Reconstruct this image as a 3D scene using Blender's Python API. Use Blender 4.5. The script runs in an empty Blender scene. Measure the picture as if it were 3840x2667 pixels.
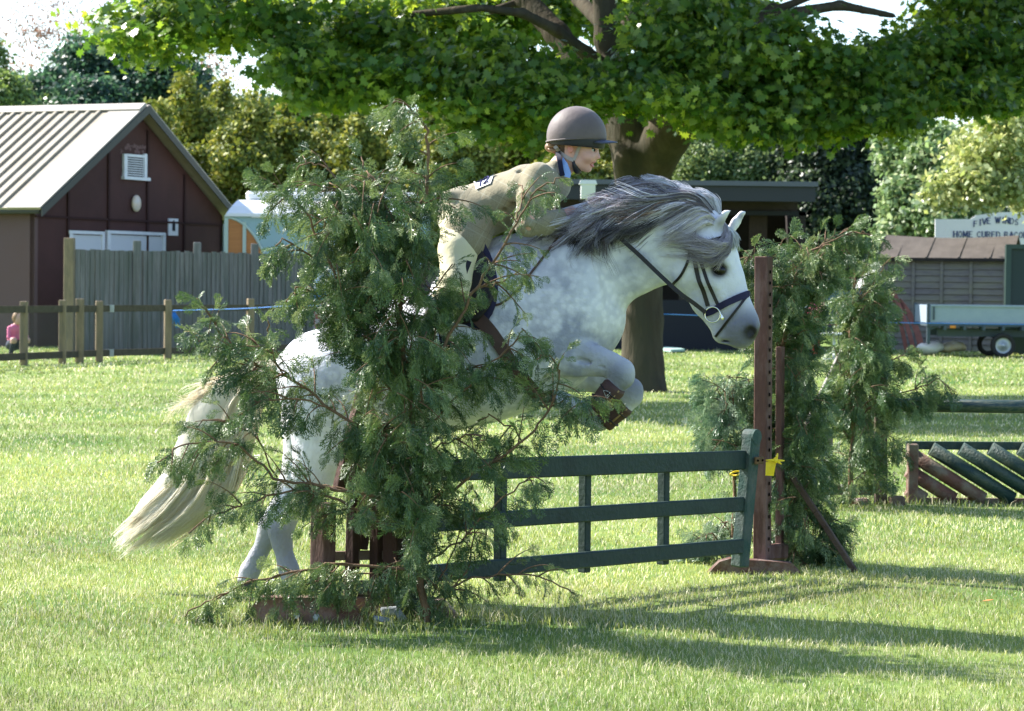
import bpy, math, random
import numpy as np
from mathutils import Vector, Matrix
PARTS = {'ground','back','tree','jump','bush','horse','rider'}
rng = np.random.default_rng(7); random.seed(7)
R = math.radians
scene = bpy.context.scene
COL = scene.collection
# ------------------------------------------------------------------ camera
FPX = 9500.0; CAMZ = 1.5; PITCH = R(1.637); ROLL = 0.011
cd = bpy.data.cameras.new('camera'); cam = bpy.data.objects.new('camera', cd); COL.objects.link(cam)
cd.sensor_width = 36; cd.lens = 36*FPX/3840; cd.clip_end = 2000; cd.clip_start = 0.1
CR = Matrix.Rotation(math.pi/2-PITCH, 3, 'X') @ Matrix.Rotation(ROLL, 3, 'Z')
cam.matrix_world = Matrix.Translation((0,0,CAMZ)) @ CR.to_4x4()
cd.dof.use_dof = True; cd.dof.focus_distance = 11.4; cd.dof.aperture_fstop = 9.0
scene.camera = cam
# ------------------------------------------------------------------ light
SUN_EL = R(40); SH_AZ = R(-28)          # shadows fall to the right and towards the camera
sdir = Vector((math.cos(SH_AZ)*math.cos(SUN_EL), math.sin(SH_AZ)*math.cos(SUN_EL), -math.sin(SUN_EL)))
ld = bpy.data.lights.new('sun','SUN'); ld.energy = 5.0; ld.angle = R(0.53); ld.color = (1.0,0.955,0.88)
lo = bpy.data.objects.new('sun', ld); COL.objects.link(lo)
lo.rotation_euler = sdir.to_track_quat('-Z','Y').to_euler(); lo.location = (-20,10,30)
world = bpy.data.worlds.new('World'); scene.world = world; world.use_nodes = True
wn = world.node_tree; bg = wn.nodes['Background']
sky = wn.nodes.new('ShaderNodeTexSky'); sky.sky_type = 'NISHITA'; sky.sun_disc = False
sky.sun_elevation = SUN_EL
sky.sun_rotation = math.atan2(-sdir.x, -sdir.y)
sky.air_density = 1.0; sky.dust_density = 1.0; sky.ozone_density = 2.5
wn.links.new(sky.outputs[0], bg.inputs[0]); bg.inputs[1].default_value = 0.13
scene.view_settings.view_transform = 'Standard'; scene.view_settings.look = 'None'
scene.view_settings.exposure = 1.42; scene.view_settings.gamma = 1
# ------------------------------------------------------------------ picture measurements -> points
CRn = np.array(CR)
def ray(px,py):
    d = CRn @ np.array([(px-1920)/FPX, -(py-1333.5)/FPX, -1.0]); return d
def P(px,py,Y):
    d = ray(px,py); t = Y/d[1]; return Vector((d[0]*t, Y, CAMZ+d[2]*t))
MX0,MY0 = 1.78, 34.0
def gh(x,y):
    return 0.07*np.exp(-(((x-MX0-.2)/2.0)**2+((y-MY0+0.6)/2.6)**2))
def G(px,py,z=0.0):
    d = ray(px,py); t = (z-CAMZ)/d[2]; return Vector((d[0]*t, d[1]*t, z))
def sc(Y): return FPX/Y
# ------------------------------------------------------------------ mesh helpers
def link(o, parent=None):
    COL.objects.link(o)
    if parent is not None:
        o.parent = parent
        if parent.parent is None: o.matrix_parent_inverse = Matrix.Translation(-Vector(parent.location))
    return o
def mesh_np(name, V, F, mat=None, parent=None, smooth=False, col=None, link_it=True):
    """V (n,3); F list of arrays each (m,k) of polygons with k corners"""
    me = bpy.data.meshes.new(name)
    V = np.asarray(V, dtype=np.float32)
    if not isinstance(F, list): F = [F]
    F = [np.asarray(f, dtype=np.int32) for f in F if len(f)]
    me.vertices.add(len(V)); me.vertices.foreach_set('co', V.ravel())
    tot = sum(f.size for f in F); npoly = sum(len(f) for f in F)
    me.loops.add(tot); me.polygons.add(npoly)
    me.loops.foreach_set('vertex_index', np.concatenate([f.ravel() for f in F]))
    counts = np.concatenate([np.full(len(f), f.shape[1], dtype=np.int32) for f in F])
    starts = np.concatenate([[0], np.cumsum(counts)[:-1]]).astype(np.int32)
    me.polygons.foreach_set('loop_start', starts)
    try: me.polygons.foreach_set('loop_total', counts)
    except Exception: pass
    if smooth: me.polygons.foreach_set('use_smooth', np.ones(npoly, dtype=bool))
    if col is not None:
        a = me.color_attributes.new('Col','FLOAT_COLOR','POINT')
        c = np.ones((len(V),4), dtype=np.float32); c[:,:3] = col; a.data.foreach_set('color', c.ravel())
    me.update(calc_edges=True); me.validate()
    if mat: me.materials.append(mat)
    o = bpy.data.objects.new(name, me)
    if link_it: link(o, parent)
    return o
class MB:
    """collects shapes, builds ONE mesh"""
    def __init__(s): s.v=[]; s.f=[]; s.sm=[]
    def add(s, verts, faces, smooth=False):
        b=len(s.v); s.v += [tuple(v) for v in verts]; s.f += [tuple(i+b for i in f) for f in faces]; s.sm += [smooth]*len(faces)
    def box(s, c, size, M=None, bev=0.0):
        """c centre, size full extents, M optional 3x3 rotation"""
        hx,hy,hz = size[0]/2,size[1]/2,size[2]/2
        if bev<=0:
            vs=[(x,y,z) for x in(-hx,hx) for y in(-hy,hy) for z in(-hz,hz)]
            fs=[(0,1,3,2),(4,6,7,5),(0,4,5,1),(2,3,7,6),(0,2,6,4),(1,5,7,3)]
        else:
            b=min(bev,hx*.9,hy*.9,hz*.9); vs=[]; fs=[]
            idx={}
            def vid(p):
                k=tuple(round(q,6) for q in p)
                if k not in idx: idx[k]=len(vs); vs.append(k)
                return idx[k]
            H=(hx,hy,hz)
            for ax in range(3):
                o1,o2=[a for a in range(3) if a!=ax]
                for sg in(-1,1):
                    q=[]
                    for s1,s2 in((-1,-1),(1,-1),(1,1),(-1,1)):
                        p=[0,0,0]; p[ax]=sg*H[ax]; p[o1]=s1*(H[o1]-b); p[o2]=s2*(H[o2]-b); q.append(vid(p))
                    fs.append(tuple(q) if (sg>0)==(ax!=1) else tuple(q[::-1]))
            for ax in range(3):
                o1,o2=[a for a in range(3) if a!=ax]
                for s1 in(-1,1):
                    for s2 in(-1,1):
                        q=[]
                        for sa,w in((-1,0),(1,0),(1,1),(-1,1)):
                            p=[0,0,0]; p[ax]=sa*(H[ax]-b)
                            p[o1]=s1*(H[o1]-(0 if w==0 else b)); p[o2]=s2*(H[o2]-(b if w==0 else 0)); q.append(vid(p))
                        fs.append(tuple(q))
            for sx in(-1,1):
                for sy in(-1,1):
                    for sz in(-1,1):
                        fs.append((vid((sx*hx,sy*(hy-b),sz*(hz-b))),vid((sx*(hx-b),sy*hy,sz*(hz-b))),vid((sx*(hx-b),sy*(hy-b),sz*hz))))
        c=Vector(c)
        if M is None: s.add([Vector(v)+c for v in vs],fs)
        else: s.add([M@Vector(v)+c for v in vs],fs)
    def bar(s, a, b, w, h, up=(0,0,1), bev=0.0, ext=0.0):
        """rectangular bar from a to b; w is along side, h along up"""
        a=Vector(a); b=Vector(b); d=(b-a); L=d.length; d.normalize()
        side=d.cross(Vector(up))
        if side.length<1e-5: side=d.cross(Vector((0,1,0)))
        side.normalize(); u=side.cross(d).normalized()
        M=Matrix((d,side,u)).transposed()
        s.box((a+b)/2,(L+2*ext,w,h),M,bev)
    def tube(s, pts, rad, n=8, cap=True, smooth=True, flat=None):
        pts=[Vector(p) for p in pts]; m=len(pts)
        if not hasattr(rad,'__len__'): rad=[rad]*m
        vs=[]; prev=None
        for i,p in enumerate(pts):
            t=(pts[min(i+1,m-1)]-pts[max(i-1,0)]).normalized()
            if prev is None:
                u=t.cross(Vector((0,0,1)))
                if u.length<.05: u=t.cross(Vector((0,1,0)))
                u.normalize()
            else:
                u=(prev-t*prev.dot(t)).normalized()
            prev=u; w=t.cross(u)
            for k in range(n):
                a=2*math.pi*k/n; r=rad[i]
                vs.append(p+u*math.cos(a)*r+w*math.sin(a)*r*(flat or 1))
        fs=[(i*n+k,i*n+(k+1)%n,(i+1)*n+(k+1)%n,(i+1)*n+k) for i in range(m-1) for k in range(n)]
        s.add(vs,fs,smooth)
        if cap:
            b=len(s.v)-len(vs)
            s.f.append(tuple(b+k for k in range(n))[::-1]); s.f.append(tuple(b+(m-1)*n+k for k in range(n))); s.sm+=[False,False]
    def prism(s, poly, dvec):
        """poly: 3D points (planar); extrude by dvec"""
        n=len(poly); d=Vector(dvec); vs=[Vector(p) for p in poly]+[Vector(p)+d for p in poly]
        fs=[tuple(range(n))[::-1],tuple(range(n,2*n))]+[(i,(i+1)%n,n+(i+1)%n,n+i) for i in range(n)]
        s.add(vs,fs)
    def sphere(s, c, r, n=16, m=10, M=None):
        if not hasattr(r,'__len__'): r=(r,r,r)
        vs=[]; c=Vector(c)
        for j in range(m+1):
            th=math.pi*j/m
            for k in range(n):
                ph=2*math.pi*k/n
                v=Vector((r[0]*math.sin(th)*math.cos(ph),r[1]*math.sin(th)*math.sin(ph),r[2]*math.cos(th)))
                if M is not None: v=M@v
                vs.append(v+c)
        fs=[(j*n+k,j*n+(k+1)%n,(j+1)*n+(k+1)%n,(j+1)*n+k) for j in range(m) for k in range(n)]
        s.add(vs,fs,True)
    def build(s, name, mat, parent=None):
        me=bpy.data.meshes.new(name); me.from_pydata([tuple(v) for v in s.v],[],s.f)
        me.polygons.foreach_set('use_smooth', s.sm); me.validate(); me.update()
        import bmesh
        bm=bmesh.new(); bm.from_mesh(me); bmesh.ops.recalc_face_normals(bm,faces=bm.faces); bm.to_mesh(me); bm.free()
        if mat: me.materials.append(mat)
        o=bpy.data.objects.new(name,me); link(o,parent); return o
def thing(name,label,cat,loc=(0,0,0),group=None):
    o=bpy.data.objects.new(name,None); COL.objects.link(o); o.location=loc; o.empty_display_size=.2
    tag(o,label,cat,group); return o
def tag(o,label,cat=None,group=None):
    o['label']=label
    if cat: o['category']=cat
    if group: o['group']=group
    return o
def smooth_pts(pts, n):
    """catmull-rom resample (any dimension)"""
    p=np.array(pts,dtype=float); m=len(p)
    q=np.vstack([2*p[0]-p[1],p,2*p[-1]-p[-2]])
    out=[]
    for t in np.linspace(0,m-1,n):
        i=min(int(t),m-2); f=t-i; a,b,c,d=q[i],q[i+1],q[i+2],q[i+3]
        out.append(.5*((2*b)+(-a+c)*f+(2*a-5*b+4*c-d)*f*f+(-a+3*b-3*c+d)*f**3))
    return np.array(out)
# ------------------------------------------------------------------ materials
def mat(name, base=(.5,.5,.5), rough=.7, spec=.3, var=None, scale=8, bump=0, bscale=60, metal=0, attr=False, stretch=None,
        transl=0, tsat=1.1, thue=.475, tval=1.6, sheen=0, wave=None, coat=0, detail=6, var2=None, scale2=1.5):
    m=bpy.data.materials.new(name); m.use_nodes=True; nt=m.node_tree; N=nt.nodes; L=nt.links
    b=N['Principled BSDF']; b.inputs['Roughness'].default_value=rough; b.inputs['Metallic'].default_value=metal
    b.inputs['Specular IOR Level'].default_value=spec; b.inputs['Sheen Weight'].default_value=sheen
    b.inputs['Coat Weight'].default_value=coat
    tc=N.new('ShaderNodeTexCoord'); mp=N.new('ShaderNodeMapping'); L.new(tc.outputs['Object'],mp.inputs[0])
    if stretch: mp.inputs['Scale'].default_value=stretch
    out=None
    if attr:
        at=N.new('ShaderNodeAttribute'); at.attribute_name='Col'; out=at.outputs[0]
    else:
        rg=N.new('ShaderNodeRGB'); rg.outputs[0].default_value=(*base,1); out=rg.outputs[0]
    def mixv(out,v,s,lo,hi):
        no=N.new('ShaderNodeTexNoise'); no.inputs['Scale'].default_value=s; no.inputs['Detail'].default_value=detail; no.inputs['Roughness'].default_value=.65
        L.new(mp.outputs[0],no.inputs[0])
        rp=N.new('ShaderNodeValToRGB'); rp.color_ramp.elements[0].position=lo; rp.color_ramp.elements[1].position=hi
        L.new(no.outputs[0],rp.inputs[0])
        mx=N.new('ShaderNodeMix'); mx.data_type='RGBA'; L.new(rp.outputs[0],mx.inputs[0]); L.new(out,mx.inputs[6])
        mx.inputs[7].default_value=(*v,1); return mx.outputs[2]
    if var: out=mixv(out,var,scale,.38,.68)
    if var2: out=mixv(out,var2,scale2,.45,.62)
    L.new(out,b.inputs['Base Color'])
    if bump:
        no=N.new('ShaderNodeTexNoise'); no.inputs['Scale'].default_value=bscale; no.inputs['Detail'].default_value=5
        L.new(mp.outputs[0],no.inputs[0])
        bp=N.new('ShaderNodeBump'); bp.inputs['Strength'].default_value=bump; bp.inputs['Distance'].default_value=.02
        L.new(no.outputs[0],bp.inputs['Height']); L.new(bp.outputs[0],b.inputs['Normal'])
    if transl:
        tr=N.new('ShaderNodeBsdfTranslucent'); ms=N.new('ShaderNodeMixShader'); ms.inputs[0].default_value=transl
        hs=N.new('ShaderNodeHueSaturation'); hs.inputs['Value'].default_value=tval; hs.inputs['Hue'].default_value=thue; hs.inputs['Saturation'].default_value=tsat
        L.new(out,hs.inputs['Color']); L.new(hs.outputs[0],tr.inputs[0])
        L.new(b.outputs[0],ms.inputs[1]); L.new(tr.outputs[0],ms.inputs[2]); L.new(ms.outputs[0],N['Material Output'].inputs[0])
    return m
M_ground = mat('grass_soil',(.15,.22,.055),.95,.1,var=(.24,.28,.09),scale=3,bump=.5,bscale=30,var2=(.07,.14,.03),scale2=.35)
M_blade  = mat('grass_blade',attr=True,rough=.42,spec=.38,transl=.35,tsat=.95,thue=.49,tval=1.45)
# ------------------------------------------------------------------ ground and grass
def build_ground():
    xs=np.unique(np.concatenate([np.linspace(-400,-12,20),np.linspace(-12,12,97),np.linspace(12,400,20)]))
    ys=np.unique(np.concatenate([np.linspace(-60,6,10),np.linspace(6,60,217),np.linspace(60,900,30)]))
    X,Y=np.meshgrid(xs,ys,indexing='ij'); Z=gh(X,Y)
    V=np.stack([X,Y,Z],-1).reshape(-1,3); n=len(ys)
    i,j=np.meshgrid(np.arange(len(xs)-1),np.arange(n-1),indexing='ij'); a=(i*n+j).ravel()
    F=np.stack([a,a+n,a+n+1,a+1],1)
    o=mesh_np('ground',V,F,M_ground,smooth=True); o['kind']='structure'
def lownoise(x,y,f,seed=0):
    r=np.random.default_rng(seed); s=0
    for k in range(6):
        a=r.uniform(0,2*math.pi); q=f*r.uniform(.6,1.6); s=s+np.sin(q*(x*math.cos(a)+y*math.sin(a))+r.uniform(0,6.28))
    return s/6
def build_grass():
    Vs=[];Fs=[];Cs=[];base=0
    # bands: y0,y1, blades per m2, height, width
    bands=[(8.0,10.5,10500,.020,.0025),(10.5,14,6600,.020,.0032),(14,19,2800,.021,.0046),(19,27,1000,.025,.007),(27,39,400,.028,.010),(39,62,110,.035,.018)]
    for y0,y1,dn,h,w in bands:
        half=lambda y: y*0.225+.35
        A=(half(y0)+half(y1))*(y1-y0); n=int(A*dn)
        y=rng.uniform(y0,y1,n); x=rng.uniform(-1,1,n)*(y*0.225+.35)
        cl=lownoise(x,y,3.1,1)*.5+lownoise(x,y,9,2)*.5; cl2=lownoise(x,y*2.6,.55,3); cl3=lownoise(x,y*1.5,1.7,4)
        keep=rng.uniform(0,1,n)<(.72+.5*cl); x,y,cl,cl2,cl3=x[keep],y[keep],cl[keep],cl2[keep],cl3[keep]; n=len(x)
        H=h*rng.gamma(6,1/6,n)*(1+.45*cl); H=np.where(rng.uniform(0,1,n)<.012,H*2.1,H)
        for sx,sy in ((-.75,11.05),(-.35,11.15),(2.55,17.45),(3.4,17.5),(0.0,11.1)):
            dd=((x-sx)/.55)**2+((y-sy)/.35)**2; H=H*(1+1.1*np.exp(-dd)*rng.uniform(0,1,n))
        W=w*rng.uniform(.6,1.4,n); an=rng.uniform(0,2*math.pi,n); lean=rng.uniform(.1,1.1,n)*H; la=rng.uniform(0,2*math.pi,n)
        z=gh(x,y)
        dx,dy=np.cos(an)*W/2,np.sin(an)*W/2; lx,ly=np.cos(la)*lean,np.sin(la)*lean
        v=np.zeros((n,5,3))
        v[:,0]=np.stack([x-dx,y-dy,z-.005],1); v[:,1]=np.stack([x+dx,y+dy,z-.005],1)
        v[:,2]=np.stack([x+dx*.8+lx*.35,y+dy*.8+ly*.35,z+H*.6],1); v[:,3]=np.stack([x-dx*.8+lx*.35,y-dy*.8+ly*.35,z+H*.6],1)
        v[:,4]=np.stack([x+lx,y+ly,z+H*.95],1)
        b=base+np.arange(n)*5
        Fs.append(np.stack([b,b+1,b+2,b+3],1)); Fs.append(np.stack([b+3,b+2,b+4],1)); base+=n*5
        g=np.array([.15,.235,.035]); yl=np.array([.42,.44,.11]); st=np.array([.70,.65,.42]); bl=np.array([.19,.28,.09])
        t=np.clip(.5+.8*cl2+.3*cl3+rng.normal(0,.28,n),0,1)[:,None]
        c=g*(1-t)+yl*t
        m=rng.uniform(0,1,n)<np.clip(.32+.22*cl3,0.06,.6); c[m]=st*rng.uniform(.7,1.15,(m.sum(),1))
        m=rng.uniform(0,1,n)<.15; c[m]=bl
        cl4=lownoise(x,y*2.2,1.1,9); c=c*.92*rng.uniform(.7,1.25,(n,1))*(1+.42*cl4+.22*cl2)[:,None]
        Vs.append(v.reshape(-1,3)); Cs.append(np.repeat(c,5,0))
    o=mesh_np('grass',np.concatenate(Vs),[f for f in Fs if f.shape[1]==4]+[f for f in Fs if f.shape[1]==3],M_blade,col=np.concatenate(Cs)); o['kind']='stuff'
    tag(o,'short sunlit meadow grass covering the show field','grass')
if 'ground' in PARTS:
    build_ground(); build_grass()
# ------------------------------------------------------------------ foliage generator
LEAF_MAPLE = np.array([(0,-.42),(.12,-.14),(.42,-.26),(.36,-.06),(.56,.10),(.32,.14),(.38,.40),(.16,.28),(0,.62),(-.16,.28),(-.38,.40),(-.32,.14),(-.56,.10),(-.36,-.06),(-.42,-.26),(-.12,-.14)])
def rand_unit(n):
    v=rng.normal(0,1,(n,3)); return v/np.linalg.norm(v,axis=1,keepdims=True)
def frames(nrm, droop=0.0):
    n=nrm/np.linalg.norm(nrm,axis=1,keepdims=True)
    r=rand_unit(len(n)); r[:,2]-=droop*2
    t=r-n*np.sum(r*n,1,keepdims=True); t/=np.linalg.norm(t,axis=1,keepdims=True)
    return n,t,np.cross(n,t)
def leaf_mesh(name,pts,nrm,size,cols,m,parent,shape='quad',droop=0.0):
    n,t,b=frames(nrm,droop); k=len(pts); s=size[:,None]
    if shape=='quad':
        V=np.stack([pts-t*s*.5, pts+b*s*.32+n*s*.08, pts+t*s*.5, pts-b*s*.32+n*s*.08],1)
        F=np.arange(k*4).reshape(k,4); nv=4
    else:
        L=LEAF_MAPLE; nv=len(L)
        V=np.zeros((k,nv,3))
        for i,(x,y) in enumerate(L):
            V[:,i]=pts+b*s*x+t*s*y-n*s*(.22*abs(x)+.12*max(y,0))
        F=np.arange(k*nv).reshape(k,nv)
    return mesh_np(name,V.reshape(-1,3),F,m,parent,col=np.repeat(cols,nv,0))
def blob_points(blobs,ncl,per,crad,fill=.35):
    """clustered leaf positions over the shells of ellipsoid blobs; returns points, outward normals, cluster ids"""
    w=np.array([(b[3]*b[4]+b[3]*b[5]+b[4]*b[5]) for b in blobs]); w=w/w.sum()
    bi=rng.choice(len(blobs),ncl,p=w); B=np.array(blobs)[bi]
    u=rand_unit(ncl); rr=1-fill*rng.uniform(0,1,ncl)**1.6+rng.normal(0,.05,ncl)
    c=B[:,:3]+u*B[:,3:6]*rr[:,None]
    nn=u/B[:,3:6]; nn/=np.linalg.norm(nn,axis=1,keepdims=True)
    ids=np.repeat(np.arange(ncl),per)
    p=c[ids]+rng.normal(0,1,(ncl*per,3))*np.array(crad)*rng.uniform(.6,1.3,ncl)[ids][:,None]
    return p,nn[ids],ids
def ramp(cols,t):
    cols=np.array(cols); t=np.clip(t,0,.9999)*(len(cols)-1); i=t.astype(int); f=(t-i)[:,None]
    return cols[i]*(1-f)+cols[i+1]*f
M_leaf=mat('leaf',attr=True,rough=.42,spec=.5,transl=.38)
M_leafdull=mat('leaf_dull',attr=True,rough=.6,spec=.3,transl=.22)
M_bark=mat('bark',(.12,.095,.07),.9,.15,var=(.2,.17,.12),scale=6,bump=.8,bscale=25,stretch=(1,1,.25),var2=(.05,.045,.03),scale2=4)
def tree(name,label,blobs,ncl,per,crad,size,cols,trunk,group=None,m=None,shape='quad',fill=.35,cat='tree',droop=0.0,limbs=()):
    base=Vector(trunk[0]); t=thing(name,label,cat,base,group)
    mb=MB(); mb.tube(smooth_pts(trunk,8),list(np.linspace(trunk_r(trunk),trunk_r(trunk)*.35,8)),8)
    for lm in limbs: mb.tube(smooth_pts([l[:3] for l in lm],8),list(np.linspace(lm[0][3],lm[-1][3],8)),6)
    mb.build('trunk',M_bark,t)
    p,nn,ids=blob_points(blobs,ncl,per,crad,fill)
    keep=p[:,2]>.05; p,nn,ids=p[keep],nn[keep],ids[keep]
    nv=nn*.6+rand_unit(len(p))+np.array([-.15,0,.35]); cv=rng.uniform(0,1,ncl)
    tt=np.clip(cv[ids]*.7+rng.uniform(0,.4,len(p)),0,1)
    c=ramp(cols,tt)*rng.uniform(.8,1.2,(len(p),1))
    leaf_mesh('crown',p,nv,size*rng.uniform(.6,1.4,len(p)),c,m or M_leaf,t,shape,droop)
    return t
def trunk_r(tr):
    h=abs(tr[-1][2]-tr[0][2]); return max(.05,h*.022)
def PB(px,py,D,rx,rz,ry=None):
    """blob from picture measures: centre px,py at depth D; radii rx,rz in source px"""
    c=P(px,py,D); s=D/FPX; return (c.x,c.y,c.z,rx*s,(ry if ry else rx*s),rz*s)
# ------------------------------------------------------------------ background
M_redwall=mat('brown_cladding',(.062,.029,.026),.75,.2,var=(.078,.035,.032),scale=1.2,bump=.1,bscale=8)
M_redside=mat('sunlit_cladding',(.13,.085,.085),.75,.2,var=(.13,.08,.075),scale=1.0)  # hut cladding for the side wall, grazing sunlight painted in as lighter mauve
M_roofmetal=mat('cream_roof',(.37,.325,.245),.5,.4,var=(.30,.25,.17),scale=2.2,stretch=(1,1,.4))
M_flash=mat('cream_flashing',(.43,.39,.33),.5,.4)
M_trimgrey=mat('grey_trim',(.075,.075,.065),.6,.3)
M_whitep=mat('white_paint',(.70,.72,.76),.5,.4,var=(.6,.62,.66),scale=5)
M_dark=mat('dark_gap',(.03,.03,.035),.8,.2)
M_batten=mat('batten',(.042,.018,.017),.8,.2)
M_greywood=mat('grey_fence_wood',(.25,.238,.232),.85,.15,var=(.16,.152,.147),scale=3,stretch=(6,6,.5),bump=.3,bscale=30,var2=(.14,.15,.135),scale2=1.2)
M_post=mat('fence_post_wood',(.30,.23,.15),.9,.15,var=(.19,.155,.11),scale=5,stretch=(3,3,.6),bump=.3)
M_rail=mat('fence_rail_wood',(.105,.088,.066),.9,.15,var=(.07,.06,.045),scale=5,stretch=(.5,3,3))
M_wire=mat('fence_wire',(.12,.13,.135),.4,.5,metal=.6)
M_steel=mat('zinc',(.45,.48,.5),.45,.5,metal=.4)
M_blue=mat('blue_rope',(.04,.22,.65),.6,.3)
M_teal=mat('teal_caravan',(.27,.42,.44),.35,.5,var=(.31,.45,.46),scale=1)
M_wood=mat('varnished_wood',(.50,.20,.055),.45,.4,var=(.36,.13,.03),scale=3,stretch=(.3,1,9))
M_palegreen=mat('pale_green_trim',(.45,.55,.47),.5,.4)
def PLN(px,py,o,n):
    d=Vector(ray(px,py)); o=Vector(o); n=Vector(n); c=Vector((0,0,CAMZ)); t=(o-c).dot(n)/d.dot(n); return c+d*t
def textmesh(mb,text,org,xdir,ydir,h,thick,arc=None,sp=.80):
    """serif capitals built from bars; org = start of baseline"""
    S={'F':[(0,0,0,1),(0,1,.55,1),(0,.52,.45,.52)],'I':[(.25,0,.25,1)],'V':[(0,1,.33,0),(.33,0,.66,1)],'E':[(0,0,0,1),(0,1,.55,1),(0,.52,.45,.52),(0,0,.58,0)],
    'W':[(0,1,.22,0),(.22,0,.42,.9),(.42,.9,.62,0),(.62,0,.84,1)],'N':[(0,0,0,1),(0,1,.6,0),(.6,0,.6,1)],'D':[(0,0,0,1),(0,1,.35,.97),(.35,.97,.58,.72),(.58,.72,.58,.28),(.58,.28,.35,.03),(.35,.03,0,0)],
    'S':[(.52,.85,.3,1),(.3,1,.06,.82),(.06,.82,.12,.58),(.12,.58,.45,.42),(.45,.42,.52,.18),(.52,.18,.28,0),(.28,0,.02,.16)],
    'H':[(0,0,0,1),(.6,0,.6,1),(0,.5,.6,.5)],'O':[(.3,0,.06,.22),(.06,.22,0,.5),(0,.5,.06,.78),(.06,.78,.3,1),(.3,1,.54,.78),(.54,.78,.6,.5),(.6,.5,.54,.22),(.54,.22,.3,0)],
    'M':[(0,0,.04,1),(.04,1,.36,.15),(.36,.15,.68,1),(.68,1,.72,0)],'C':[(.55,.82,.32,1),(.32,1,.06,.78),(.06,.78,0,.5),(0,.5,.06,.22),(.06,.22,.32,0),(.32,0,.55,.18)],
    'U':[(0,1,0,.25),(0,.25,.14,.03),(.14,.03,.45,.03),(.45,.03,.58,.25),(.58,.25,.58,1)],'R':[(0,0,0,1),(0,1,.4,.97),(.4,.97,.5,.75),(.5,.75,.38,.52),(.38,.52,0,.5),(.25,.5,.58,0)],
    'B':[(0,0,0,1),(0,1,.38,.97),(.38,.97,.48,.76),(.48,.76,.36,.53),(.36,.53,0,.52),(.36,.53,.54,.28),(.54,.28,.4,.02),(.4,.02,0,0)],'A':[(0,0,.33,1),(.33,1,.66,0),(.12,.35,.54,.35)],
    '7':[(0,1,.5,1),(.5,1,.2,0)],'2':[(.02,.78,.2,1),(.2,1,.42,.92),(.42,.92,.48,.7),(.48,.7,.02,0),(.02,0,.55,0)],' ':[]}
    serif={'F':[(0,0)],'I':[(.25,0),(.25,1)],'H':[(0,0),(0,1),(.6,0),(.6,1)],'N':[(0,0),(0,1),(.6,1)],'M':[(0,0),(.72,0)],'A':[(0,0),(.66,0)],'V':[(0,1),(.66,1)],'R':[(0,0),(.58,0)],'D':[],'U':[(0,1),(.58,1)],'W':[(0,1),(.84,1)]}
    xd=Vector(xdir).normalized(); yd=Vector(ydir).normalized(); nrm=xd.cross(yd)
    x=0; wid={'I':.5,'W':1.0,'M':.9,' ':.45}; total=sum((wid.get(ch,.72))*h+.14*h for ch in text)
    for ch in text:
        off=0
        if arc: q=(x/total-.5)*2; off=arc*(1-q*q)
        def pt(a,b): return Vector(org)+xd*(x+a*h)+yd*(off+b*h)
        for i,(x0,y0,x1,y1) in enumerate(S[ch]):
            a,b=pt(x0,y0),pt(x1,y1); w=thick*(1.0 if abs(y1-y0)>.6 else .6)
            mb.bar(a,b,w,w*.4,up=nrm,ext=w*.3)
        for (sx,sy) in serif.get(ch,[]):
            mb.bar(pt(sx-.13,sy),pt(sx+.13,sy),thick*.5,thick*.4,up=nrm)
        x+=wid.get(ch,.72)*h+.14*h
    return x
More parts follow.
